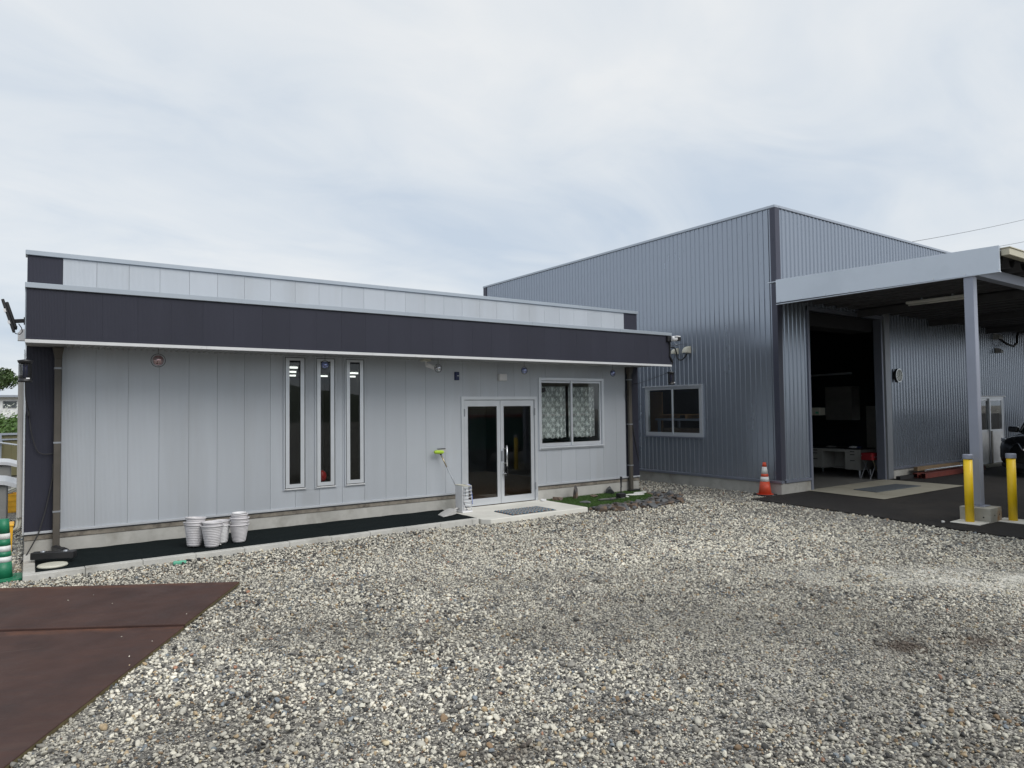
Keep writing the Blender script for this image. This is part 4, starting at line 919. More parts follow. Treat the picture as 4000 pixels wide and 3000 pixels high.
# left stack: a leaning outer pot and two more pushed into it
pot_parts(.080, .136, .29, 'pot', 'plant_pot', 'outermost tilted white pot of the left stack', (1.49, -.77, FZ+.006), (R(4), R(5)))
pot_parts(.080, .126, .27, 'pot', 'plant_pot', 'middle pot of the left stack, rim showing above the outer pot', (1.493, -.765, FZ+.062), (R(-2), R(-3)))
pot_parts(.080, .120, .27, 'pot', 'plant_pot', 'topmost wide pot of the left stack', (1.497, -.762, FZ+.118), (R(-4), R(-4)))
pot_parts(.084, .138, .29, 'pot', 'plant_pot', 'front ribbed pot of the middle pair, nearest the kerb', (1.69, -.93, FZ), (R(0), R(-1)))
pot_parts(.080, .124, .27, 'pot', 'plant_pot', 'pot nested inside the front ribbed middle pot', (1.688, -.928, FZ+.062), (R(1), R(-2)))
pot_parts(.085, .118, .25, 'white_plastic', 'plant_pot', 'bluish white pot half hidden behind the front middle pot', (1.85, -.70, FZ), (0, 0))
pot_parts(.082, .116, .25, 'pot', 'plant_pot', 'pot stacked on the bluish pot behind the middle one', (1.852, -.70, FZ+.055), (R(1), R(1)))
for i, (dz, r0, r1, lb) in enumerate(((0, .080, .124, 'lowest and widest white pot of the right stack'), (.045, .078, .113, 'second pot from the bottom of the right stack'), (.095, .080, .118, 'third pot from the bottom of the right stack'), (.140, .076, .106, 'second pot from the top of the right stack'), (.172, .056, .082, 'small topmost pot of the right stack'))):
    pot_parts(r0, r1, .245 if i < 4 else .20, 'pot' if i < 4 else 'white_plastic', 'plant_pot', lb, (2.07, -.80, FZ+dz+(.035 if i == 4 else 0)), (R([0, 2, -1, 1, -1][i]), R([0, -2, 2, -1, 0][i])))
solo('pebble', rock_mb((0, 0, 0), (.016, .016, .012), 77), 'white_stone', 'single white pebble on fabric beside the middle pots', 'pebble').location = (1.80, -.91, FZ+.01)

# ================================================================== DRAIN FITTINGS, RACK, MOP, DUSTPAN
dc = thing('drain_channel', 'black plastic channel box lying on fabric by left downpipe', 'drain box', (-.08, -.72, .15))
A_, B_ = Vector((-.30, -.60, .175)), Vector((.135, -.78, .172)); dx = (B_-A_).normalized()
obj('body', MB().obox((A_+B_)/2, ((B_-A_).length/2, .06, .042), dx, Vector((-dx.y, dx.x, 0))), 'black_plastic', dc, bevel=.006)
for k_ in (-.16, -.10, .02, .06, .12): 
    p = (A_+B_)/2+dx*k_; obj('slot', MB().obox(p+Vector((0, 0, .0432)), (.016, .010, .001), dx, Vector((-dx.y, dx.x, 0))), 'black_matt', dc)
for k_ in (-.12, .13):
    p = (A_+B_)/2+dx*k_; obj('cap', MB().lathe([(0, 0), (.028, 0), (.022, .014), (0, .018)], (p.x, p.y, p.z+.042), 12), 'alu_dark', dc)
de = thing('drain_elbow', 'black pipe elbow at the foot of the left downpipe', 'pipe', (-.02, -.3, .1))
obj('elbow', MB().tube([(-.044, -.06, .16), (-.044, -.10, .14), (-.0, -.28, .145), (.03, -.42, .145)], .052, 14), 'black_plastic', de, smooth=True); obj('socket', MB().tube([(.012, -.34, .146), (.035, -.44, .146)], .06, 14), 'black_plastic', de, smooth=True)
solo('plastic_disc', MB().lathe([(0, .0), (.15, .0), (.158, .012), (.15, .026), (.13, .03), (0, .03)], (-.10, -.97, .088), 30), 'cream_plastic', 'round cream plastic lid under the black channel box', 'lid', smooth=True)
pf = thing('drain_shoe', 'black drain shoe at the foot of the right downpipe', 'pipe', (10.5, -.15, .06))
obj('shoe', MB().box(10.36, -.16, .058, 10.66, -.04, .105), 'black_plastic', pf, bevel=.008)
rk = thing('boot_rack', 'narrow white wire rack standing on slab left of the door', 'rack', (5.97, -.40, .083))
rx0, rx1, ry0, ry1 = 5.88, 6.06, -.53, -.27
obj('side_panel', MB().box(rx0-.006, ry1-.02, .1, rx0+.006, ry0, .56), 'white_plastic', rk, bevel=.003)
obj('back_panel', MB().box(rx0+.008, ry1-.006, .1, rx1, ry1+.006, .54), 'grey_plastic', rk)
obj('base_tray', MB().box(rx0-.015, ry0-.02, .084, rx1+.015, ry1+.01, .112), 'white_plastic', rk, bevel=.006)
obj('top_frame', MB().tube([(rx0, ry0, .56), (rx1, ry0, .545), (rx1, ry1, .545), (rx0, ry1, .56), (rx0, ry0, .56)], .010, 6), 'cream_plastic', rk)
for x in (rx0+.01, rx1): obj('post', MB().tube([(x, ry0, .1), (x, ry0, .55)], .006, 6), 'alu', rk)
for i in range(6):
    z = .16+.062*i; obj('wire', MB().tube([(rx0, ry0, z), (rx0+.02, ry0-.025, z-.005), (rx1, ry0-.02, z+.012), (rx1+.012, ry0+.02, z+.012), (rx1, ry1, z+.008)], .0045, 6), 'white_plastic', rk, smooth=True)
mp_ = thing('mop', 'lime green headed squeegee mop leaning in the rack by the door', 'mop', (6.02, -.38, .09))
B0, T0 = Vector((6.055, -.40, .10)), Vector((5.69, -.10, 1.095))
obj('handle', MB().tube([B0, B0.lerp(T0, .5), T0], .010, 8), 'alu_dark', mp_, smooth=True); obj('grip', MB().tube([B0.lerp(T0, .78), B0.lerp(T0, .98)], .012, 8), 'brass', mp_, smooth=True)
obj('head', MB().tube([(5.545, -.12, 1.145), (5.57, -.12, 1.148), (5.71, -.12, 1.142), (5.735, -.12, 1.14)], .033, 12, radii=[.018, .033, .033, .018]), 'lime', mp_, smooth=True)
obj('joint', MB().tube([T0, (5.68, -.11, 1.13)], .020, 8), 'black_plastic', mp_); obj('blade', MB().box(5.60, -.135, 1.195, 5.77, -.12, 1.208), 'black_plastic', mp_); obj('blade_holder', MB().obox((5.70, -.122, 1.17), (.075, .006, .03), (1, 0, -.08), (0, 1, 0)), 'grey_plastic', mp_)
# cloth over the rack
mb = MB(); nu, nv = 12, 18
for j in range(nv+1):
    for i in range(nu+1):
        u, v = i/nu, j/nv; s__ = v*.42
        x = rx1-.05+.05*u+.05*min(1, s__/.10)+.012*math.sin(u*9+v*3); y = -.50+.16*u-.05*v+.015*math.sin(u*7+v*5)
        z = .562-max(0, s__-.09)*(1.0-.12*u)-.008*math.sin(u*8)*v; mb.v.append((x+.05*v*u, y, z))
for j in range(nv):
    for i in range(nu): mb.f.append((j*(nu+1)+i, j*(nu+1)+i+1, (j+1)*(nu+1)+i+1, (j+1)*(nu+1)+i))
cl = solo('cleaning_cloth', mb, 'cloth', 'pale lilac cloth with blue hem draped over the wire rack', 'cloth', smooth=True)
so_ = cl.modifiers.new('thick', 'SOLIDIFY'); so_.thickness = .004
obj('hem', MB().tube([mb.v[nv*(nu+1)+i] for i in range(nu+1)], .005, 5), 'cloth_hem', cl, smooth=True); obj('hem', MB().tube([mb.v[j*(nu+1)] for j in range(nv+1)], .005, 5), 'cloth_hem', cl, smooth=True)
dp = thing('dustpan', 'grey plastic dustpan lying on fabric next to the rack', 'dustpan', (5.6, -.45, .09))
mb = MB(); sec = []
for k_, (x, zl, zt) in enumerate(((5.36, .094, .10), (5.45, .094, .125), (5.60, .096, .16), (5.70, .10, .165), (5.74, .10, .15))):
    w_ = [.13, .15, .155, .14, .10][k_]; yc_ = -.62+.42*(x-5.36)
    sec.append([(x, yc_-w_, zl), (x-.0, yc_-w_+.01, zt), (x+.02, yc_, zt+.008), (x+.04, yc_+w_-.01, zt), (x+.04, yc_+w_, zl)])
for s__ in sec: mb.v += s__
for i in range(4):
    for k_ in range(4): mb.f.append((i*5+k_, i*5+k_+1, i*5+6+k_, i*5+5+k_))
    mb.f.append((i*5+4, i*5, i*5+5, i*5+9))
mb.f += [(0, 1, 2, 3, 4), (24, 23, 22, 21, 20)]
obj('tray', mb, 'grey_plastic', dp, bevel=.006); obj('handle', MB().tube([(5.74, -.46, .15), (5.83, -.42, .16), (5.90, -.38, .155)], .016, 8), 'grey_plastic', dp, smooth=True)
# green scrubber and two dark lumps beside the kerb
solo('scrubbing_block', MB().obox((1.20, -1.50, .045), (.075, .03, .022), (1, -.15, 0), (.15, 1, 0)), 'mint', 'mint green plastic block lying on gravel against the kerb', 'block', bevel=.014, seg=3)
for i, (x, y) in enumerate(((1.31, -1.49), (1.42, -1.48))): solo('dark_lump', rock_mb((0, 0, 0), (.05, .03, .028), 91+i, sub=2), 'black_matt', ['larger dark lump right beside the mint block', 'smaller dark lump further right of the mint block'][i], 'stone').location = (x, y, .05)

# ================================================================== THINGS FIXED TO THE OFFICE
def ornament(x, y, z, r, mt, label, big=False):
    t_ = thing('wind_spinner', label, 'wind spinner', (x, y, z), 'hanging spinners under the canopy')
    obj('string', MB().tube([(x, y, ZS-.002), (x, y, z+r)], .003, 5), 'wire', t_)
    ring = MB().tube([(x+r*math.cos(a), y, z+r*math.sin(a)) for a in [2*PI*i/32 for i in range(33)]], .004, 6, caps=False); obj('ring', ring, 'wire', t_, smooth=True)
    rr_ = r*.80
    for k_ in range(12):
        a = PI*k_/12; pts_ = []
        mb = MB(); wd = rr_*.085
        for i in range(13):
            b2 = -PI/2+PI*(.08+.84*i/12); d = Vector((math.cos(a)*math.cos(b2), math.sin(a)*math.cos(b2), math.sin(b2)))
            tn = Vector((-math.sin(a), math.cos(a), 0)); c = Vector((x, y, z))+d*rr_
            mb.v += [tuple(c-tn*wd), tuple(c+tn*wd)]
        for i in range(12): mb.f.append((2*i, 2*i+1, 2*i+3, 2*i+2))
        a += PI
        o0 = len(mb.v)
        for i in range(13):
            b2 = -PI/2+PI*(.08+.84*i/12); d = Vector((math.cos(a)*math.cos(b2), math.sin(a)*math.cos(b2), math.sin(b2)))
            tn = Vector((-math.sin(a), math.cos(a), 0)); c = Vector((x, y, z))+d*rr_
            mb.v += [tuple(c-tn*wd), tuple(c+tn*wd)]
        for i in range(12): mb.f.append((o0+2*i, o0+2*i+1, o0+2*i+3, o0+2*i+2))
        mb.v += [(x-.001, y-.001, z-rr_*.97), (x+.001, y, z-rr_*.97)]
        mb.f += [(0, 1, o0+1, o0)]
        obj('blade', mb, mt, t_)
    obj('hub', MB().lathe([(0, -rr_*.98), (rr_*.42, -rr_*.92), (rr_*.42, -rr_*.82), (0, -rr_*.80)], (x, y, z), 14), mt, t_); obj('hub', MB().lathe([(0, rr_*.80), (rr_*.42, rr_*.82), (rr_*.42, rr_*.92), (0, rr_*.98)], (x, y, z), 14), mt, t_)
    return t_
ornament(1.075, -.55, 2.618, .088, 'steel_mirror_red', 'pinkish wind spinner in a dark ring at left end of canopy')
ornament(3.40, -.55, 2.620, .068, 'steel_mirror_blue', 'bluish wind spinner before top of middle slit window')
ornament(5.40, -.55, 2.617, .070, 'steel_mirror', 'silver wind spinner beside the white security camera')
ornament(7.24, -.55, 2.620, .070, 'steel_mirror_blue', 'bluish wind spinner hanging above the double door')
ornament(9.51, -.55, 2.615, .070, 'steel_mirror_blue', 'bluish wind spinner above right half of the lace window')
sc_ = thing('security_camera', 'white bullet security camera under canopy left of the door', 'camera', (5.30, -.3, 2.75))
obj('mount', MB().box(5.21, -.37, 2.745, 5.36, -.25, 2.788), 'cream_plastic', sc_, bevel=.006); obj('arm', MB().tube([(5.29, -.31, 2.75), (5.30, -.32, 2.66)], .018, 8), 'white_plastic', sc_)
obj('body', MB().obox((5.37, -.36, 2.655), (.09, .042, .035), (.85, -.30, -.32), (.3, .95, 0)), 'white_plastic', sc_, bevel=.012, seg=2); obj('lens', MB().obox((5.46, -.392, 2.62), (.022, .036, .03), (.85, -.30, -.32), (.3, .95, 0)), 'black_plastic', sc_, bevel=.008)
al = thing('alarm_sounder', 'dark blue curved alarm sounder on wall left above the door', 'alarm', (6.08, 0, 2.52))
obj('case', MB().prism([(6.035, -.002), (6.045, -.04), (6.085, -.06), (6.125, -.045), (6.13, -.002)], 2.44, 2.595), 'blue_plastic', al, bevel=.006); obj('badge', MB().box(6.07, -.0625, 2.515, 6.11, -.0605, 2.525), 'alu', al)
ib = thing('wall_box', 'white square junction box on wall above the door', 'box', (7.09, 0, 2.51))
obj('case', MB().box(7.0, -.075, 2.445, 7.175, -.002, 2.578), 'white_plastic', ib, bevel=.008, seg=2); obj('cover', MB().box(7.012, -.082, 2.455, 7.163, -.0755, 2.568), 'white_plastic', ib, bevel=.003)
# bug zapper lanterns
def zapper(x, y, z0, z1, label, side):
    t_ = thing('bug_zapper', label, 'bug zapper', (x, y, z0), 'black bug zappers at the canopy corners'); h = z1-z0; r = .066
    obj('lid', MB().lathe([(0, h), (.02, h), (r*1.22, h-.012), (r*1.15, h-.03), (r*.98, h-.05), (r*.9, h-.055), (0, h-.055)], (x, y, z0), 24), 'black_plastic', t_, smooth=True)
    obj('base', MB().lathe([(0, 0), (r*1.1, 0), (r*1.12, .02), (r*.95, .03), (r*.92, .05), (0, .05)], (x, y, z0), 24), 'black_plastic', t_, smooth=True)
    obj('lamp_tube', MB().tube([(x, y, z0+.05), (x, y, z1-.055)], .026, 10), 'uv_blue', t_, smooth=True)
    for k_ in range(14):
        z = z0+.058+k_*(h-.122)/13
        obj('cage_ring', MB().tube([(x+r*math.cos(a), y+r*math.sin(a), z) for a in [2*PI*i/20 for i in range(21)]], .0028, 5, caps=False), 'black_plastic', t_, smooth=True)
    for k_ in range(8):
        a = 2*PI*k_/8; obj('cage_bar', MB().tube([(x+r*.93*math.cos(a), y+r*.93*math.sin(a), z0+.045), (x+r*.93*math.cos(a), y+r*.93*math.sin(a), z1-.05)], .003, 5), 'black_plastic', t_)
    obj('label_plate', MB().box(x+.01, y-r*1.05, z0+.035, x+.045, y-r*1.0, z0+.05), 'white_plastic', t_)
    obj('hook', MB().tube([(x, y, z1), (x+.01, y, z1+.03), (x-.012, y, z1+.06), (x, y, z1+.09), (x, y+.01, 2.757)], .004, 6), 'silver', t_)
    return t_
zapper(-.392, -.93, 2.290, 2.560, 'black cylindrical bug zapper hanging at left canopy corner', -1); zapper(10.845, -.93, 2.376, 2.655, 'black cylindrical bug zapper hanging at right canopy corner', 1)
def cable(name, pts, r, label, mt='wire', n=6):
    P_ = [Vector(p) for p in pts]; out_ = []
    for i in range(len(P_)-1):
        p0, p1, p2, p3 = P_[max(i-1, 0)], P_[i], P_[i+1], P_[min(i+2, len(P_)-1)]
        for k_ in range(8):
            t_ = k_/8; out_.append(0.5*((2*p1)+(p2-p0)*t_+(2*p0-5*p1+4*p2-p3)*t_*t_+(3*p1-p0-3*p2+p3)*t_**3))
    out_.append(P_[-1]); return solo(name, MB().tube(out_, r, n), mt, label, 'cable', smooth=True)
cable('power_cord', [(-.39, -.92, 2.29), (-.385, -.5, 2.1), (-.356, -.05, 1.943), (-.326, -.04, 1.683), (-.269, -.04, 1.454), (-.212, -.04, 1.392), (-.15, -.035, 1.383), (-.09, -.03, 1.386)], .006, 'thin black cord looping from left zapper across the dark corner panel')
solo('cord_switch', MB().obox((-.356, -.055, 1.92), (.014, .010, .035)), 'black_plastic', 'small inline switch on the black cord at left corner', 'switch', bevel=.004)
cable('drop_cable', [(-.09, -.03, 1.25), (-.09, -.04, 1.077), (-.15, -.04, .712), (-.20, -.06, .50), (-.244, -.07, .345), (-.356, -.09, .113), (-.42, -.1, .01)], .008, 'black cable slanting down the left dark corner to the ground')
cable('zapper_cable', [(10.845, -.93, 2.66), (10.75, -.6, 2.55), (10.62, -.25, 2.44), (10.52, -.05, 2.40), (10.44, -.04, 2.32), (10.40, -.04, 2.20)], .006, 'thin black cord from right zapper to the right downpipe')
cable('coil_cable', [(10.40, -.035, 2.28), (10.37, -.035, 2.18), (10.43, -.035, 2.05), (10.53, -.035, 2.18), (10.55, -.02, 1.9), (10.60, -.015, 1.5), (10.70, -.015, 1.0), (10.78, -.01, .72)], .008, 'black cable coiled behind right downpipe and trailing down dark panel')
# camera at the right canopy corner with conduit
cr_ = thing('security_camera', 'white and black security camera on the right end of the canopy', 'camera', (10.82, -.95, 3.33))
obj('bracket', MB().box(10.66, YC-.055, 3.285, 10.80, YC-.003, 3.40), 'black_plastic', cr_, bevel=.006)
obj('body', MB().tube([(10.75, -1.05, 3.345), (10.88, -1.10, 3.345)], .055, 16), 'white_plastic', cr_, smooth=True); obj('visor', MB().box(10.78, -1.165, 3.375, 10.92, -1.05, 3.402), 'white_plastic', cr_, bevel=.01); obj('lens', MB().box(10.845, -1.166, 3.295, 10.925, -1.06, 3.374), 'black_plastic', cr_, bevel=.01)
cable('camera_conduit', [(10.76, -1.0, 3.29), (10.76, -.995, 3.05), (10.755, -.995, 2.98), (10.80, -1.0, 2.90), (10.83, -.99, 2.84), (10.82, -.98, 2.80)], .018, 'thick black conduit running down the right end of the canopy', 'black_plastic', 8)
# cables across to the warehouse with cream entry hoods
def hood(y, z, w_, h, label):
    t_ = thing('entry_hood', label, 'cable hood', (XW-.03, y, z), 'cream cable hoods on warehouse wall'); n_ = 9; mb = MB()
    for i in range(n_+1):
        a = PI/2*i/n_
        d = .02+.14*math.sin(a)*1.0; zz = z+h*math.cos(a)
        mb.v += [(XW-.02-d, y-w_/2*(.55+.45*math.sin(a)), zz), (XW-.02-d, y+w_/2*(.55+.45*math.sin(a)), zz), (XW-.012, y+w_/2, zz), (XW-.012, y-w_/2, zz)]
    for i in range(n_):
        for k_ in range(4): mb.f.append((i*4+k_, i*4+(k_+1) % 4, i*4+4+(k_+1) % 4, i*4+4+k_))
    mb.f.append((0, 1, 2, 3)); obj('shell', mb, 'cream_plastic', t_, bevel=.004)
    obj('flange', MB().box(XW-.024, y-w_/2-.008, z-.012, XW-.0205+.004, y+w_/2+.008, z+h+.008), 'cream_plastic', t_)
hood(.47, 3.20, .10, .13, 'small cream cable entry hood left on warehouse side wall'); hood(.10, 3.20, .13, .15, 'larger rounded cream cable entry hood right on warehouse side wall')
cable('service_cable', [(10.82, -.45, 3.16), (11.6, -.1, 3.26), (12.35, .30, 3.33), (12.48, .34, 3.22), (12.50, .32, 3.08), (12.53, .25, 3.03), (12.56, .17, 3.08), (12.58, .10, 3.18)], .016, 'thick black service cable swinging from canopy to warehouse hood', 'black_plastic', 8)
cable('thin_cable', [(10.83, -.40, 3.10), (11.7, .1, 3.15), (12.4, .50, 3.14), (12.5, .55, 3.03), (12.55, .52, 3.02), (12.58, .47, 3.18)], .006, 'thin dark cable drooping to the small cream hood')
cable('stay_wire', [(10.82, -.45, 3.17), (12.3, .28, 3.38), (XW-.02, .12, 3.425)], .004, 'thin stay wire with insulator running to warehouse wall')
solo('insulator', MB().tube([(12.42, .30, 3.40), (12.46, .27, 3.405)], .022, 10), 'alu_dark', 'small dark insulator on the stay wire before warehouse', 'insulator', smooth=True)
# floodlight and access point on the left end of the canopy
fl = thing('floodlight', 'black tilted solar floodlight on an arm at left end of canopy', 'floodlight', (-.40, -.3, 3.09))
obj('arm', MB().obox((-.462, -.3, 3.085), (.075, .035, .022), (1, 0, .12), (0, 1, 0)), 'black_plastic', fl, bevel=.004); obj('mount', MB().box(-.418, -.36, 3.045, -.404, -.24, 3.13), 'black_plastic', fl)
obj('panel', MB().obox((-.575, -.3, 3.14), (.20, .15, .016), (-.30, 0, 1), (0, 1, 0)), 'black_plastic', fl, bevel=.006); obj('heat_sink', MB().obox((-.545, -.3, 3.145), (.165, .11, .018), (-.30, 0, 1), (0, 1, 0)), 'black_plastic', fl, bevel=.008)
for k_ in (-.09, .06): obj('clip', MB().obox((-.592-.286*k_, -.44, 3.135+.957*k_), (.02, .012, .012), (-.30, 0, 1), (0, 1, 0)), 'white_plastic', fl)
obj('sensor', MB().tube([(-.513, -.3, 2.975), (-.505, -.3, 3.02)], .025, 10), 'black_plastic', fl)
obj('lead', MB().tube([(-.525, -.3, 2.96), (-.50, -.3, 2.925), (-.455, -.3, 2.915), (-.43, -.3, 2.95), (-.44, -.3, 3.0), (-.47, -.3, 3.05)], .005, 6), 'black_plastic', fl, smooth=True)
ap = thing('wireless_box', 'white rounded wireless box on left side of the office', 'box', (-.44, .3, 2.89))
obj('case', MB().prism([(-.485, .36), (-.485, .27), (-.393, .27), (-.393, .36)], 2.893, 3.0).add([(-.47+.04-.04*math.cos(PI*i/10), y, 3.0+.045*math.sin(PI*i/10)) for y in (.27, .36) for i in range(11)], [tuple(range(11)), tuple(reversed(range(11, 22)))]+[(i, i+1, 12+i, 11+i) for i in range(10)]), 'white_plastic', ap)
obj('lower_edge', MB().box(-.486, .268, 2.888, -.395, .362, 2.8925), 'grey_plastic', ap)
dk = thing('pipe_duct', 'grey slim pipe cover running up the left office corner', 'duct', (-.44, .12, .6))
obj('cover', MB().box(-.472, .05, .57, -.412, .18, 2.42), 'ac_body', dk, bevel=.01, seg=2); obj('rib', MB().box(-.455, .046, .57, -.44, .0495, 2.42), 'ac_body', dk); obj('corner_edge', MB().box(-.410, -.005, .35, -.392, .12, 2.75), 'alu', dk)
for i, x in enumerate((-.46, -.43)): cable('insulated_pipe', [(x, .11, .60), (x, .10, .50), (x-.03, .12, .42), (x-.15, .25, .40), (x-.35, .5, .41)], .016, ['outer cream insulated pipe leaving foot of the grey duct', 'inner cream insulated pipe leaving foot of the grey duct'][i], 'cream_plastic', 8)

# ================================================================== BOLLARDS, CONES, PLATES
for i, (x, y, lb) in enumerate(((11.83, -6.16, 'yellow steel bollard standing before the footing block of the carport post'), (12.46, -6.53, 'yellow steel bollard right of the carport post before the car'))):
    t_ = thing('bollard', lb, 'bollard', (x, y, 0), 'yellow bollards at the carport')
    obj('pipe', MB().lathe([(0, .03), (.062, .03), (.062, 1.03), (0, 1.03)], (x, y, 0), 28), 'yellow_paint', t_, smooth=False)
    obj('cap', MB().lathe([(0, 1.02), (.070, 1.02), (.073, 1.03), (.073, 1.085), (.068, 1.095), (0, 1.095)], (x, y, 0), 28), 'steel_grey', t_)
    obj('pad', MB().box(x-.22, y-.22, .0, x+.22, y+.20, .034), 'slab', t_, bevel=.006)
    for p in t_.children:
        if p.name.startswith('pipe'):
            for pl_ in p.data.polygons: pl_.use_smooth = abs(pl_.normal.z) < .5
def cone(loc, bands, base_mat, label, h=.70, rt_=.032, rb=.135, foot=.19, name='traffic_cone'):
    x, y, z = loc; t_ = thing(name, label, 'cone', loc); zs = [b_[0] for b_ in bands]+[1.0]
    R_ = lambda q: rb+(rt_-rb)*q
    for (q0, mt), q1 in zip(bands, zs[1:]):
        z0, z1 = z+.03+q0*(h-.03), z+.03+q1*(h-.03); white = mt == 'white_band'
        o_ = obj('reflective_band' if white else 'body', MB().lathe([(R_(q0)+(.001 if white else 0), z0-z), (R_(q1)+(.001 if white else 0), z1-z)] + ([(0, z1-z)] if q1 == 1.0 else []), (x, y, z), 30), mt, t_, smooth=True)
    obj('foot', MB().lathe([(rb, .03), (rb+.035, .036), (rb+.035, .026), (rb, .02)], (x, y, z), 30), base_mat[0], t_, smooth=True)
    f_ = foot; poly = [(x+sx*f_+ox, y+sy*f_+oy) for sx, sy, ox, oy in ((-1, -1, .04, 0), (1, -1, -.04, 0), (1, -1, 0, .04), (1, 1, 0, -.04), (1, 1, -.04, 0), (-1, 1, .04, 0), (-1, 1, 0, -.04), (-1, -1, 0, .04))]
    obj('base_weight', MB().prism(poly, z, z+.03), base_mat[1], t_, bevel=.006); return t_
cone((12.43, -2.06, 0.0), [(0, 'orange_plastic'), (.40, 'white_band'), (.55, 'orange_plastic'), (.64, 'white_band'), (.86, 'orange_plastic')], ('orange_plastic', 'black_matt'), 'orange traffic cone with two white bands at the warehouse corner')
cone((-.575, -.98, 0.0), [(0, 'green_plastic'), (.27, 'white_band'), (.36, 'green_plastic'), (.45, 'white_band'), (.545, 'green_plastic'), (.66, 'white_band'), (.755, 'green_plastic')], ('green_plastic', 'green_plastic'), 'green traffic cone with three white bands at left edge by the kerb', rt_=.050, rb=.092)
yb = thing('yellow_bin', 'yellow tapered plastic bin behind the green cone', 'bin', (-.62, -.62, 0))
obj('body', MB().add([(-.74, -.72, .0), (-.515, -.72, .0), (-.515, -.52, .0), (-.74, -.52, .0), (-.77, -.75, .59), (-.49, -.75, .59), (-.49, -.48, .59), (-.77, -.48, .59)], [(0, 3, 2, 1), (0, 1, 5, 4), (1, 2, 6, 5), (2, 3, 7, 6), (3, 0, 4, 7), (4, 5, 6, 7)]), 'yellow_plastic', yb, bevel=.01)
obj('rim', MB().box(-.78, -.76, .575, -.482, -.47, .60), 'yellow_plastic', yb, bevel=.006); obj('flap', MB().obox((-.555, -.765, .53), (.025, .004, .04), (1, 0, .5), (0, 1, 0)), 'yellow_plastic', yb)
# steel road plates
pu = Vector((-2.14, 1.322, 0)).normalized(); pv = Vector((-.765, -1.272, 0)).normalized()
def plate(c0, lu, lv, z, label, tilt):
    cs = [c0, c0+pu*lu, c0+pu*lu+pv*lv, c0+pv*lv]
    t_ = thing('steel_plate', label, 'steel plate', (c0.x, c0.y, 0), 'rusty steel plates on the yard')
    mb = MB().add([(p.x, p.y, z-.022) for p in cs]+[(p.x, p.y, z+tilt*k_) for k_, p in enumerate(cs)], [(0, 3, 2, 1), (4, 5, 6, 7), (0, 1, 5, 4), (1, 2, 6, 5), (2, 3, 7, 6), (3, 0, 4, 7)])
    obj('sheet', mb, 'rust', t_, bevel=.004)
    e0, e1 = cs[0], cs[3]; dn = -pu*.003
    obj('edge', MB().add([(e0.x+dn.x, e0.y+dn.y, z-.030), (e1.x+dn.x, e1.y+dn.y, z-.030), (e1.x+dn.x, e1.y+dn.y, z-.006), (e0.x+dn.x, e0.y+dn.y, z-.006)], [(0, 1, 2, 3)]), 'rust_edge', t_)
plate(Vector((1.557, -2.972, 0)), 3.048, 1.480, .048, 'far rusty brown steel plate on gravel next to the kerb', 0.0)
plate(Vector((1.557, -2.972, 0))+pv*1.490, 3.048, 3.0, .033, 'near rusty brown steel plate in left foreground', 0.0)

# ================================================================== STOCK ALONG THE WAREHOUSE WALL
solo('timber_beam', MB().obox((19.35, YW-.22, .235), (1.15, .05, .05), (1, -.03, 0), (.03, 1, 0)), 'timber', 'weathered timber beam lying on red steel by the warehouse wall', 'beam', bevel=.004)
for i, (x0, x1, y, z, m_, lb) in enumerate(((18.0, 21.6, -2.75, .085, 'red_steel', 'front red primed steel channel on asphalt by the wall'), (17.95, 21.3, -2.58, .09, 'red_steel', 'rear red primed steel channel against the warehouse'), (18.3, 20.4, -2.68, .205, 'silver', 'bright galvanised tube on top of the red channels'), (17.25, 18.0, -2.50, .08, 'black_matt', 'short dark steel offcut before the red channels'))):
    if m_ == 'red_steel': mb = MB().box(x0, y-.06, .03, x1, y+.06, .042).box(x0, y-.06, .0425, x1, y-.05, .14).box(x0, y+.05, .0425, x1, y+.06, .14).box(x0, y-.05, .1405, x1, y+.05, .148)
    elif m_ == 'silver': mb = MB().tube([(x0, y, z), (x1, y, z)], .03, 10)
    else: mb = MB().box(x0, y-.05, .025, x1, y+.05, .11)
    o_ = solo('steel_channel' if i < 2 else ('metal_tube' if i == 2 else 'steel_offcut'), mb, m_, lb, 'steel stock')
solo('rubble_stone', rock_mb((0, 0, 0), (.035, .03, .03), 71), 'white_stone', 'small white stone on asphalt left of the near bollard pad', 'stone').location = (11.45, -5.93, .04)

# ================================================================== CAR (facing -x, under the carport)
car = thing('parked_car', 'black sport utility car parked under the carport facing left', 'car', (20.05, -4.55, .022)); CX, CYc, CZ = 20.05, -4.55, .022
def ring(w_, z0, z1, n_=28, pw=4.0):
    r_ = []
    for i in range(n_):
        a = 2*PI*i/n_+PI/n_; c, s = math.cos(a), math.sin(a)
        r_.append((w_*math.copysign(abs(c)**(2/pw), c), (z0+z1)/2+(z1-z0)/2*math.copysign(abs(s)**(2/pw), s)))
    return r_
def loft(stations, pw=4.0):
    mb = MB(); n_ = 28
    for (x, w_, z0, z1) in stations: mb.v += [(CX+x, CYc+y, CZ+z) for y, z in ring(w_, z0, z1, n_, pw)]
    for i in range(len(stations)-1):
        for k_ in range(n_): mb.f.append((i*n_+k_, i*n_+(k_+1) % n_, i*n_+n_+(k_+1) % n_, i*n_+n_+k_))
    mb.f += [tuple(range(n_)), tuple(reversed(range((len(stations)-1)*n_, len(stations)*n_)))]; return mb
obj('body', loft([(-.02, .62, .36, .80), (.03, .78, .28, .92), (.10, .87, .24, .99), (.26, .915, .22, 1.03), (.7, .91, .22, 1.08), (1.2, .91, .22, 1.13), (2.6, .91, .22, 1.12), (4.2, .90, .24, 1.12), (4.5, .86, .3, 1.10), (4.64, .74, .4, 1.0)]), 'carpaint', car, smooth=True)
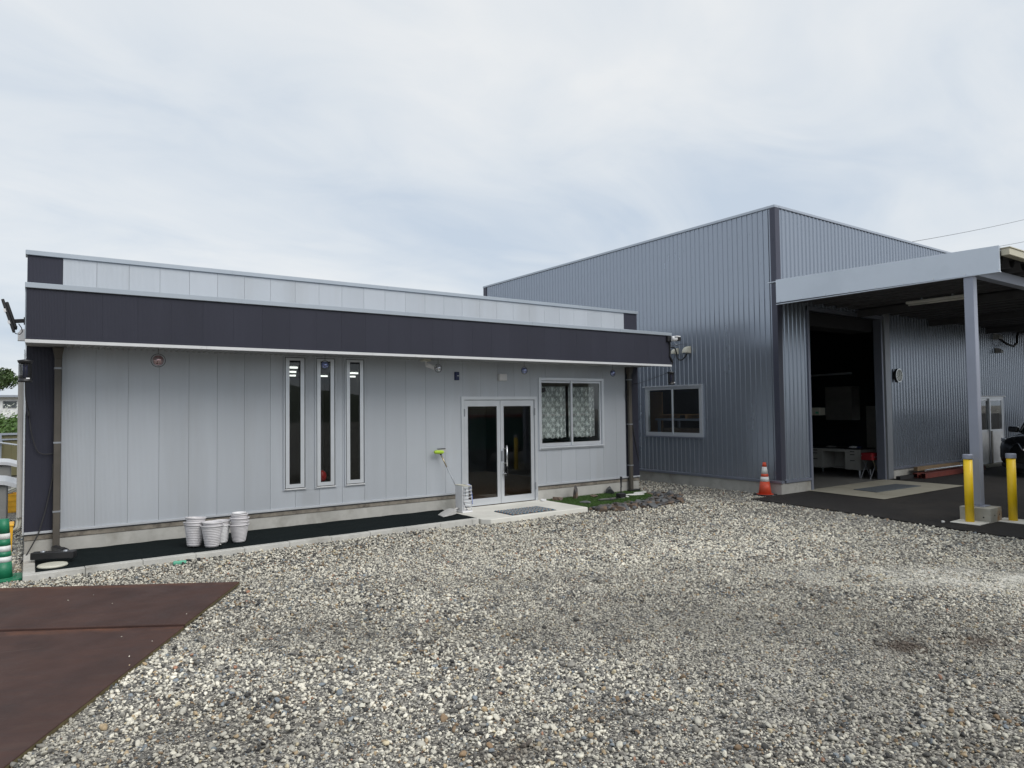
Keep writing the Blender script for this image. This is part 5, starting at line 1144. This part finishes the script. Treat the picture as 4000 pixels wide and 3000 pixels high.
obj('cabin', loft([(1.12, .76, 1.06, 1.13), (1.35, .77, 1.06, 1.28), (1.75, .74, 1.06, 1.53), (2.1, .70, 1.06, 1.68), (2.8, .69, 1.06, 1.72), (3.9, .67, 1.06, 1.66), (4.35, .66, 1.06, 1.35), (4.5, .66, 1.06, 1.1)], 3.2), 'glass_car', car, smooth=True)
obj('roof', loft([(1.95, .66, 1.60, 1.66), (2.3, .67, 1.62, 1.725), (2.9, .67, 1.63, 1.74), (3.9, .64, 1.60, 1.69), (4.2, .6, 1.55, 1.6)], 3.0), 'carpaint', car, smooth=True)
for s_ in (-1, 1):
    obj('pillar', MB().tube([(CX+1.15, CYc+s_*.76, CZ+1.10), (CX+1.6, CYc+s_*.735, CZ+1.44), (CX+2.05, CYc+s_*.68, CZ+1.66)], .032, 8), 'carpaint', car, smooth=True)
    m_ = obj('mirror', MB().obox((CX+1.45, CYc+s_*1.0, CZ+1.16), (.07, .115, .075), (1, 0, 0), (0, 1, .06)), 'carpaint', car, bevel=.03, seg=3); obj('stalk', MB().tube([(CX+1.46, CYc+s_*.86, CZ+1.10), (CX+1.46, CYc+s_*.95, CZ+1.13)], .02, 6), 'car_trim', m_)
    hl = obj('headlight', MB().add([(CX+.02, CYc+s_*.46, CZ+.80), (CX+.30, CYc+s_*.905, CZ+.88), (CX+.31, CYc+s_*.91, CZ+.97), (CX+.14, CYc+s_*.80, CZ+.955), (CX+.03, CYc+s_*.50, CZ+.875)] + [(CX+.12, CYc+s_*.44, CZ+.80), (CX+.36, CYc+s_*.85, CZ+.88), (CX+.36, CYc+s_*.85, CZ+.97), (CX+.22, CYc+s_*.76, CZ+.955), (CX+.12, CYc+s_*.48, CZ+.875)],
        [(0, 1, 2, 3, 4), (9, 8, 7, 6, 5)]+[(i, 5+i, 5+(i+1) % 5, (i+1) % 5) for i in range(5)]), 'lamp_lens', car)
    obj('projector', MB().lathe([(0, 0), (.04, 0), (.045, .02), (0, .03)], (0, 0, 0), 12), 'chrome', hl)
    pj = hl.children[0]; pj.location = (.13, s_*.74, .88)
    for v in pj.data.vertices: v.co += ORG[pj.name]
    pj.rotation_euler = (0, R(-90), s_*R(35))
    obj('chrome_bar', MB().tube([(CX-.005, CYc+s_*.42, CZ+.85), (CX-.03, CYc+s_*.33, CZ+.70), (CX-.045, CYc+s_*.17, CZ+.60)], .02, 6, radii=[.016, .026, .022]), 'chrome', car, smooth=True)
    obj('fog_lamp', MB().obox((CX+.10, CYc+s_*.72, CZ+.50), (.02, .07, .03), (1, -s_*.5, 0), (s_*.5, 1, 0)), 'lamp_lens', car, bevel=.01)
obj('grille', MB().box(CX-.03, CYc-.32, CZ+.62, CX+.03, CYc+.32, CZ+.80), 'car_trim', car, bevel=.02)
obj('emblem', disc_y((0, 0, 0), 0, .055, 0, .01, 18), 'chrome', car)
em = [c for c in car.children if c.name.startswith('emblem')][0]
for v in em.data.vertices: v.co += ORG[em.name]
em.rotation_euler = (0, 0, R(-90)); em.location = (-.05, 0, .74)
obj('bumper_lip', loft([(-.01, .55, .22, .36), (.06, .76, .20, .40), (.25, .90, .19, .40), (.45, .915, .19, .38)]), 'car_trim', car, smooth=True)
npl = obj('number_plate', MB().box(CX-.05, CYc-.165, CZ+.42, CX-.035, CYc+.165, CZ+.585), 'white_band', car, bevel=.004)
for i, (y0, z0, y1, z1) in enumerate(((.13, .44, .115, .52), (.09, .44, .05, .45), (.09, .485, .05, .495), (.075, .55, -.075, .57))): obj('plate_mark', MB().box(CX-.053, CYc+y1, CZ+z0, CX-.0505, CYc+y0, CZ+z1), 'truck_green', npl)
def wheel(x, y, z, r, w_, parent):
    mb = MB().lathe([(r*.62, -w_/2), (r*.95, -w_/2), (r, -w_*.35), (r, w_*.35), (r*.95, w_/2), (r*.62, w_/2)], n=28, closed=True); mb.v = [(x+a, y+c, z+b2) for a, b2, c in mb.v]
    wl = obj('wheel', mb, 'tyre', parent, smooth=False)
    mb = MB().lathe([(0, -w_*.3), (r*.62, -w_*.3), (r*.62, w_*.3), (0, w_*.3)], n=20); mb.v = [(x+a, y+c, z+b2) for a, b2, c in mb.v]; obj('rim', mb, 'silver', wl); return wl
for x in (.92, 3.62):
    for s_ in (-1, 1): wheel(CX+x, CYc+s_*.80, CZ+.36, .36, .23, car)

# ================================================================== LEFT BACKGROUND: units, crate, fence, bank, tree
def ac(y0, y1, x0, x1, z0, z1, label, hz):
    t_ = thing('outdoor_unit', label, 'air conditioner', (x1, y0, 0), 'outdoor units beside the office')
    obj('case', MB().box(x0, y0, z0, x1, y1, z1), 'ac_body', t_, bevel=.012)
    for i in range(9): obj('louvre', MB().box(x0+.02, y0-.004, z0+.10+i*.05, x1-.03, y0-.0005, z0+.115+i*.05), 'ac_body', t_)
    for xx in (x0+.05, x1-.05): obj('foot', MB().box(xx-.03, y0, 0.0, xx+.03, y1, z0), 'black_plastic', t_)
    mb = MB(); n_ = 12
    for i in range(n_+1):
        q = i/n_; xx = x0-.05+(x1+.13-x0+.05)*q; zz = hz+.07*math.sin(PI*min(1, q*1.05))*.6-.05*max(0, q-.75)*2
        mb.v += [(xx, y0-.08, zz), (xx, y1+.08, zz+.02), (xx, y1+.08, zz+.045), (xx, y0-.08, zz+.025), (xx, y0-.085, zz-.035), (xx, y0-.078, zz-.035)]
    for i in range(n_):
        o_ = i*6
        for a, b2 in ((0, 1), (1, 2), (2, 3), (3, 0)): mb.f.append((o_+a, o_+b2, o_+6+b2, o_+6+a))
        mb.f.append((o_+4, o_+3, o_+9, o_+10)); mb.f.append((o_+0, o_+5, o_+11, o_+6))
    obj('hood', mb, 'white_plastic', t_); return t_
ac(2.7, 3.5, -1.05, -.63, .12, .77, 'nearer grey outdoor unit under a white curved hood, left of office', .80)
ac(6.4, 7.2, -1.10, -.655, .12, .87, 'farther grey outdoor unit under a white hood near the fence', .89)
cr2 = thing('plastic_crate', 'yellow-orange plastic crate on gravel behind the outdoor unit', 'crate', (-.61, 5.8, 0))
x0, x1, y0, y1 = -.70, -.535, 5.65, 6.0
for a in ((x0, y0, 0, x1, y0+.012, .36), (x0, y1-.012, 0, x1, y1, .36), (x0, y0+.013, 0, x0+.012, y1-.013, .36), (x1-.012, y0+.013, 0, x1, y1-.013, .36)): obj('side', MB().box(*a), 'yellow_plastic', cr2)
for z in (.02, .12, .22, .33): obj('band', MB().box(x0-.006, y0-.008, z, x1+.006, y0-.001, z+.022), 'yellow_plastic', cr2)
obj('bottom', MB().box(x0+.013, y0+.013, .0, x1-.013, y1-.013, .012), 'yellow_plastic', cr2)
solo('white_bottle', MB().lathe([(0, 0), (.05, 0), (.05, .05), (.03, .08), (0, .09)], (-.65, 5.8, .36), 14), 'white_plastic', 'white and mint bottle top showing above the yellow crate', 'bottle', smooth=True)
for i, (dy, z) in enumerate(((0, .50), (.3, .44), (.6, .56))): cable('pipe_bundle', [(-.72, 5.2+dy, z-.05), (-.62, 5.0+dy, z), (-.52, 4.9+dy, z+.06), (-.42, 4.8+dy, z+.14)], .022, ['lowest', 'middle', 'topmost'][i]+' cream refrigerant pipe between unit and office side wall', 'cream_plastic', 8)
fn = thing('panel_fence', 'khaki ribbed panel fence with grey posts behind the office', 'fence', (-1.0, 15, 0))
x = -9.0
while x < -.2:
    obj('panel', MB().box(x+.004, 15.0, .05, x+.196, 15.02, 1.28), 'fence_panel', fn); x += .20
for x in (-7.1, -5.1, -3.1, -1.08): obj('post', MB().box(x-.04, 14.93, 0, x+.04, 14.995, 1.34), 'fence_post', fn)
obj('rail', MB().box(-9, 14.94, 1.285, -.2, 15.05, 1.345), 'fence_post', fn); obj('rail', MB().box(-9, 14.95, 1.13, -.2, 14.996, 1.175), 'fence_post', fn)
solo('scaffold_tube', MB().tube([(-1.7, 13.6, 1.23), (-.2, 11.2, 1.03)], .025, 10), 'silver', 'slanting galvanised tube clamped before the khaki fence', 'tube', smooth=True)
solo('tube_clamp', MB().tube([(-1.06, 14.6, 1.08), (-1.06, 14.95, 1.08)], .05, 8), 'fence_post', 'small blue-grey clamp on the fence post', 'clamp')
bank = MB(); 
for j, (y, z) in enumerate(((15.3, .2), (16.5, .9), (18.5, 1.35), (21.0, 1.55), (30, 1.6), (60, 1.6))):
    for i in range(30): bank.v.append((-16+i*.6, y+.2*mnoise.noise((i*.4, j, 0)), z+.12*mnoise.noise((i*.5, j*2, 1))))
for j in range(5):
    for i in range(29): bank.f.append((j*30+i, j*30+i+1, j*30+31+i, j*30+30+i))
structure(obj('bank', bank, 'soil', smooth=True))
def leaves(n_, fn_, size, mt, name, parent=None, label=None):
    mb = MB(); r_ = random.Random(len(name)*31+n_)
    for _ in range(n_):
        p, k_ = fn_(r_); s = size*r_.uniform(.6, 1.3)*k_; a = Vector((r_.gauss(0, 1), r_.gauss(0, 1), r_.gauss(0, 1))).normalized(); b2 = a.orthogonal().normalized(); c = a.cross(b2)
        o_ = len(mb.v); mb.v += [tuple(p-b2*s), tuple(p+c*s*.45), tuple(p+b2*s), tuple(p-c*s*.45)]; mb.f.append((o_, o_+1, o_+2, o_+3))
    return obj(name, mb, mt, parent)
def bank_leaf(r_):
    x, y = r_.uniform(-10, 0.3), r_.uniform(15.8, 22)
    hz = 1.45+.45*mnoise.noise((x*.8, y*.5, 0))+.35*mnoise.noise((x*2.3, y*2, 7)); z0 = .5+.6*min(1, (y-15.6)/2.2)
    return Vector((x, y, z0+max(.1, hz-z0+.35*(y > 18))*r_.random()**.6)), 1
bl_ = leaves(24000, bank_leaf, .07, 'leaf_bank', 'bank_foliage'); tag(bl_, 'green weeds and ground cover on the bank behind the fence', 'weeds', kind='stuff')
def flower(r_):
    x, y = r_.uniform(-10, 0.3), r_.uniform(18, 22); return Vector((x, y, 1.9+.35*mnoise.noise((x, y, 3))+.35*r_.random())), 1
tag(leaves(1300, flower, .045, 'petal', 'white_flowers'), 'small white flowers above the weeds on the bank', 'flowers', kind='stuff')
tr = thing('bushy_tree', 'dense round green tree beyond the fence at left edge', 'tree', (-3.2, 33, 1.5))
clumps = []
r_ = random.Random(3)
for i in range(46):
    a, e_ = r_.uniform(0, 2*PI), r_.uniform(-.75, 1.3); q = r_.uniform(.55, 1.0)
    clumps.append((Vector((-3.2+2.45*q*math.cos(a)*math.cos(e_), 33+2.2*q*math.sin(a)*math.cos(e_), 3.5+1.2*q*math.sin(e_))), r_.uniform(.35, .6)))
def crown(r_):
    c, s = r_.choice(clumps); d = Vector((r_.gauss(0, 1), r_.gauss(0, 1), r_.gauss(0, .8))).normalized(); return c+d*s*r_.random()**.4, 1
leaves(26000, crown, .075, 'leaf', 'crown', tr)
obj('trunk', MB().tube([(-3.6, 33, 1.3), (-3.55, 33, 2.2), (-3.7, 33.1, 3.0), (-3.6, 33, 3.8)], .15, 10, radii=[.19, .15, .11, .05]), 'bark', tr, smooth=True)
for a in range(5): obj('limb', MB().tube([(-3.6, 33, 2.2+.15*a), (-3.6+.9*math.cos(a*1.3), 33+.9*math.sin(a*1.3), 2.9+.15*a), (-3.6+1.6*math.cos(a*1.3), 33+1.6*math.sin(a*1.3), 3.3+.15*a)], .05, 6, radii=[.07, .05, .02]), 'bark', tr, smooth=True)
fh = thing('far_house', 'white low building far beyond the fence and weeds', 'building', (-4, 48, 1.5))
obj('wall', MB().box(-9, 48, 1.4, 1.5, 54, 3.1), 'house_white', fh); obj('roof', MB().box(-9.3, 47.6, 3.102, 1.8, 54.3, 3.25), 'fence_post', fh)
for x in (-7, -5, -3, -1.9): w_ = obj('window', MB().box(x, 47.97, 2.35, x+.8, 47.995, 2.85), 'backing', fh); obj('pane', MB().box(x+.05, 47.955, 2.4, x+.75, 47.965, 2.8), 'glass_w', w_)

# overhead wires far behind the warehouse
for i, (a, b2) in enumerate((((60, 20, 15.6), (110, 20, 27.0)), ((60, 20, 14.2), (110, 20, 23.9)))):
    A2, B2 = Vector(a), Vector(b2); pts_ = [A2.lerp(B2, k_/16)+Vector((0, 0, -.9*math.sin(PI*k_/16)*.3)) for k_ in range(17)]
    solo('overhead_wire', MB().tube(pts_, .022, 5), 'wire', ['upper thin overhead wire in sky right of warehouse roof', 'lower thin overhead wire in sky above the carport'][i], 'wire')

# ================================================================== TRUCK behind the view, seen only in the door glass
tk = thing('box_truck', 'green and cream box truck with red stripe mirrored in the door glass', 'truck', (13.8, -9.3, 0)); TY = -8.35
obj('lower_body', MB().box(10.6, TY-2.1, .55, 16.8, TY, 1.62), 'truck_green', tk, bevel=.03)
obj('upper_body', MB().box(10.6, TY-2.1, 1.74, 16.8, TY, 2.9), 'truck_cream', tk, bevel=.03)
obj('stripe', MB().box(10.605, TY-2.095, 1.622, 16.795, TY-.005, 1.70), 'truck_red', tk); obj('white_stripe', MB().box(10.605, TY-2.095, 1.702, 16.795, TY-.005, 1.738), 'white_plastic', tk)
obj('underframe', MB().box(10.9, TY-1.9, .40, 16.5, TY-.2, .548), 'car_trim', tk)
for x in (12.0, 15.6):
    for y in (TY-.15, TY-1.95): wheel(x, y, .44, .42, .26, tk)
for i in range(5): obj('window', MB().box(11.2+i*1.1, TY+.001, 2.15, 12.1+i*1.1, TY+.006, 2.7), 'glass_car', tk)

# ================================================================== GRAVEL
KERB_Y = lambda x: -1.41+.0229*(x+.39)
def in_view(x, y):
    d = np.stack([x-CAM.x, y-CAM.y], 1); az = np.arctan2(d[:, 0], d[:, 1]); return (az > R(-10)) & (az < R(80))
plate_c = [Vector((1.557, -2.972, 0)), Vector((1.557, -2.972, 0))+pu*3.048, Vector((1.557, -2.972, 0))+pu*3.048+pv*4.48, Vector((1.557, -2.972, 0))+pv*4.48]
ex = np.array([e_[0] for e_ in edge][::-1]); ey = np.array([e_[1] for e_ in edge][::-1])
def vnoise(x, y, s, seed):
    g_ = np.random.default_rng(seed).random((64, 64)); u, v = (x*s) % 63, (y*s) % 63; i, j = u.astype(int), v.astype(int); f, h = u-i, v-j; f = f*f*(3-2*f); h = h*h*(3-2*h)
    return g_[i, j]*(1-f)*(1-h)+g_[i+1, j]*f*(1-h)+g_[i, j+1]*(1-f)*h+g_[i+1, j+1]*f*h
def allowed(x, y):
    ok = in_view(x, y)
    ok &= ~((x > -.41) & (x < 5.8) & (y > KERB_Y(x)-.005) & (y < 7)); ok &= ~((x > 5.78) & (x < 8.06) & (y > -1.395) & (y < 7)); ok &= ~((x > -.4) & (x < 10.82) & (y > -.01) & (y < 7))
    ok &= ~((x > 8.05) & (x < 10.6) & (y > -1.3+.45*np.clip((x-9.6), 0, 1)) & (y < .1))
    ok &= ~((x > XW-.02) & (y > YW-.02)); ok &= ~(x > np.interp(y, ey, ex)+.02*np.sin(y*23)) | (y > YW)
    d = np.stack([x-plate_c[0].x, y-plate_c[0].y], 1); a = d @ np.array([pu.x, pu.y]); b2 = d @ np.array([pv.x, pv.y]); ok &= ~((a > -.004) & (a < 3.05) & (b2 > -.004) & (b2 < 4.49))
    return ok
def scatter(n_, xr, yr):
    x = rng.uniform(*xr, n_); y = rng.uniform(*yr, n_); k_ = allowed(x, y); return x[k_], y[k_]
bx, by = scatter(900000, (-2.6, 12.7), (-10.6, 4.5))
dist = np.hypot(bx-CAM.x, by-CAM.y)
fine = .45*vnoise(bx, by, .42, 1)+.35*vnoise(bx, by, 1.1, 2)+.20*vnoise(bx, by, 3.1, 3)
cross = .6*bx+.8*by+.25*np.sin(.45*(.8*bx-.6*by))
rut = np.exp(-((cross+2.95)/.38)**2)+.9*np.exp(-((cross+1.25)/.36)**2)+.7*np.exp(-((cross+4.6)/.3)**2)
rut *= np.clip(.35+.9*vnoise(bx, by, .5, 31), 0, 1.1)
track = .20*rut+.10*np.clip((bx-4)/4, 0, 1)
pale = np.exp(-((bx-2.9)/1.1)**2-((by+3.7)/.8)**2)+.8*np.exp(-((bx-6.3)/1.3)**2-((by+4.0)/.8)**2)+.7*np.exp(-((bx-9.5)/1.5)**2-((by+3.2)/1.2)**2)
isfine = np.clip((fine+track-.40)/.22, 0, 1)
nearedge = np.clip(1-(KERB_Y(np.clip(bx, -.4, 6))-by)/1.0, 0, 1)*(bx < 6)
isfine *= 1-.8*nearedge
lime = np.exp(-(((bx-8.2)*.77-(by+7.65)*.64)/1.6)**2-(((bx-8.2)*.64+(by+7.65)*.77)/.40)**2)*np.clip((vnoise(bx, by, 2.6, 9)-.3)*4, 0, 1)
N_ = len(bx)
coarse = rng.random(N_) < (.125*(1-isfine)+.028)
size = np.where(coarse, .0125*np.exp(rng.normal(0.10, .28, N_)), .0068*np.exp(rng.normal(0.05, .30, N_)))
size = np.minimum(size, .030)
far = np.clip((dist-6.5)/6, 0, 1)
pk = np.where(coarse, 1.0, (.50+.45*isfine)*(1-.93*far)) * np.where(coarse, 1.0, 1)
pk = pk*(1-.7*lime)
keep = rng.random(N_) < pk
rut, pale = rut[keep], pale[keep]; bx, by, dist, isfine, lime, size, coarse, far = bx[keep], by[keep], dist[keep], isfine[keep], lime[keep], size[keep], coarse[keep], far[keep]
m_ = len(bx)
size = size*np.where(coarse, 1, 1+1.0*far)
hgt = size*np.where(coarse, .45, .25)+rng.uniform(-.003, .004, m_)
hgt += .035*np.exp(-np.clip(KERB_Y(bx)-by, 0, 9)/.35)*(bx < 5)*(bx > -.4)
for k_ in range(12):
    p_ = plate_c[0]+pu*float(rng.uniform(.02, 2.6))*float(rng.random())+pv*float(rng.uniform(.05, 3.6)); bx[k_], by[k_], size[k_], hgt[k_], isfine[k_], lime[k_], rut[k_] = p_.x, p_.y, 0.004+.004*rng.random(), .050, 0, 0, 0
pal = np.array([[.70, .685, .63], [.62, .61, .56], [.52, .515, .48], [.40, .395, .37], [.27, .265, .255], [.12, .12, .12], [.045, .046, .05], [.42, .33, .22], [.24, .17, .11], [.20, .235, .28], [.36, .20, .14], [.55, .49, .36]])
pw = np.array([.24, .19, .15, .11, .09, .085, .07, .028, .02, .02, .006, .022]); pw /= pw.sum()
ci = rng.choice(len(pal), m_, p=pw)
clump = .6*vnoise(bx, by, 5.0, 21)+.4*vnoise(bx, by, 13.0, 22)
dk_ = (rng.random(m_) < np.clip((clump-.54)*3.2, 0, .55)*(1-.5*far)); ci = np.where(dk_, rng.choice(np.array([4, 5, 5, 6, 8, 9]), m_), ci)
col = pal[ci]*rng.uniform(.85, 1.12, (m_, 1)); tone = .60+.42*vnoise(bx, by, .42, 4)+.30*vnoise(bx, by, 1.3, 14)+.10*np.clip((dist-8)/4, 0, 1); col *= tone[:, None]*np.array([1.015, .985, .91])*(1+.18*pale-.14*rut)[:, None]
greyed = np.array([.25, .24, .21]); gq_ = .18*isfine[:, None]; col = col*(1-gq_)+greyed*gq_
col = col*(1-.75*lime[:, None])+np.array([.66, .645, .58])*.75*lime[:, None]
brown = np.exp(-((bx-5.3)/.22)**2-((by+8.2)/.12)**2)+.6*np.exp(-((bx-5.85)/.3)**2-((by+8.5)/.10)**2)+.7*np.exp(-((bx-1.9)/.25)**2-((by+7.75)/.10)**2); brown = np.clip(brown, 0, .8)
col = col*(1-brown[:, None])+np.array([.075, .052, .038])*brown[:, None]
me = bpy.data.meshes.new('gravel'); me.vertices.add(m_); me.vertices.foreach_set('co', np.stack([bx, by, hgt], 1).astype(np.float32).ravel())
def attr(nm, tp, arr, key):
    a = me.attributes.new(nm, tp, 'POINT'); a.data.foreach_set(key, arr.astype(np.float32).ravel())
attr('stone_scale', 'FLOAT', size, 'value'); attr('stone_rot', 'FLOAT_VECTOR', np.stack([rng.normal(0, .45, m_), rng.normal(0, .45, m_), rng.uniform(0, 2*PI, m_)], 1), 'vector')
attr('stone_col', 'FLOAT_VECTOR', col, 'vector')
gv = bpy.data.objects.new('gravel', me); COL.objects.link(gv); tag(gv, 'white and grey crushed stone gravel covering the yard', 'gravel', kind='stuff')
sm = bpy.data.materials.new('gravel_stone'); sm.use_nodes = True; t = sm.node_tree; b = t.nodes['Principled BSDF']; b.inputs['Roughness'].default_value = .8
at = t.nodes.new('ShaderNodeAttribute'); at.attribute_type = 'INSTANCER'; at.attribute_name = 'stone_col'
tcn = t.nodes.new('ShaderNodeTexCoord'); nz = t.nodes.new('ShaderNodeTexNoise'); nz.inputs['Scale'].default_value = 1.6; nz.inputs['Detail'].default_value = 5; t.links.new(tcn.outputs['Object'], nz.inputs[0])
rp = t.nodes.new('ShaderNodeMapRange'); t.links.new(nz.outputs[0], rp.inputs[0]); rp.inputs[1].default_value = .3; rp.inputs[2].default_value = .7; rp.inputs[3].default_value = .72; rp.inputs[4].default_value = 1.15
vm = t.nodes.new('ShaderNodeVectorMath'); vm.operation = 'SCALE'; t.links.new(at.outputs['Vector'], vm.inputs[0]); t.links.new(rp.outputs[0], vm.inputs['Scale']); t.links.new(vm.outputs[0], b.inputs['Base Color'])
src = bpy.data.collections.new('stone_shapes')
for i in range(10):
    mb = rock_mb((0, 0, 0), (1.15, .9, .68), 300+i, sub=2, rough=.8)
    ms_ = bpy.data.meshes.new('stone'); ms_.from_pydata(mb.v, [], mb.f); ms_.update(); ms_.materials.append(sm); ms_.polygons.foreach_set('use_smooth', [True]*len(ms_.polygons))
    src.objects.link(bpy.data.objects.new('stone', ms_))
ng = bpy.data.node_groups.new('gravel_scatter', 'GeometryNodeTree')
ng.interface.new_socket('Geometry', in_out='INPUT', socket_type='NodeSocketGeometry'); ng.interface.new_socket('Geometry', in_out='OUTPUT', socket_type='NodeSocketGeometry')
gi, go = ng.nodes.new('NodeGroupInput'), ng.nodes.new('NodeGroupOutput')
ip = ng.nodes.new('GeometryNodeInstanceOnPoints'); ci_ = ng.nodes.new('GeometryNodeCollectionInfo'); ci_.inputs[0].default_value = src; ci_.inputs['Separate Children'].default_value = True; ci_.inputs['Reset Children'].default_value = True
ip.inputs['Pick Instance'].default_value = True
def named(nm, tp):
    a = ng.nodes.new('GeometryNodeInputNamedAttribute'); a.data_type = tp; a.inputs[0].default_value = nm; return a.outputs[0]
ng.links.new(gi.outputs[0], ip.inputs['Points']); ng.links.new(ci_.outputs[0], ip.inputs['Instance'])
e2r = ng.nodes.new('FunctionNodeEulerToRotation'); ng.links.new(named('stone_rot', 'FLOAT_VECTOR'), e2r.inputs[0]); ng.links.new(e2r.outputs[0], ip.inputs['Rotation'])
ng.links.new(named('stone_scale', 'FLOAT'), ip.inputs['Scale']); ng.links.new(ip.outputs[0], go.inputs[0])
gm_ = gv.modifiers.new('scatter', 'NODES'); gm_.node_group = ng
print('gravel stones', m_)
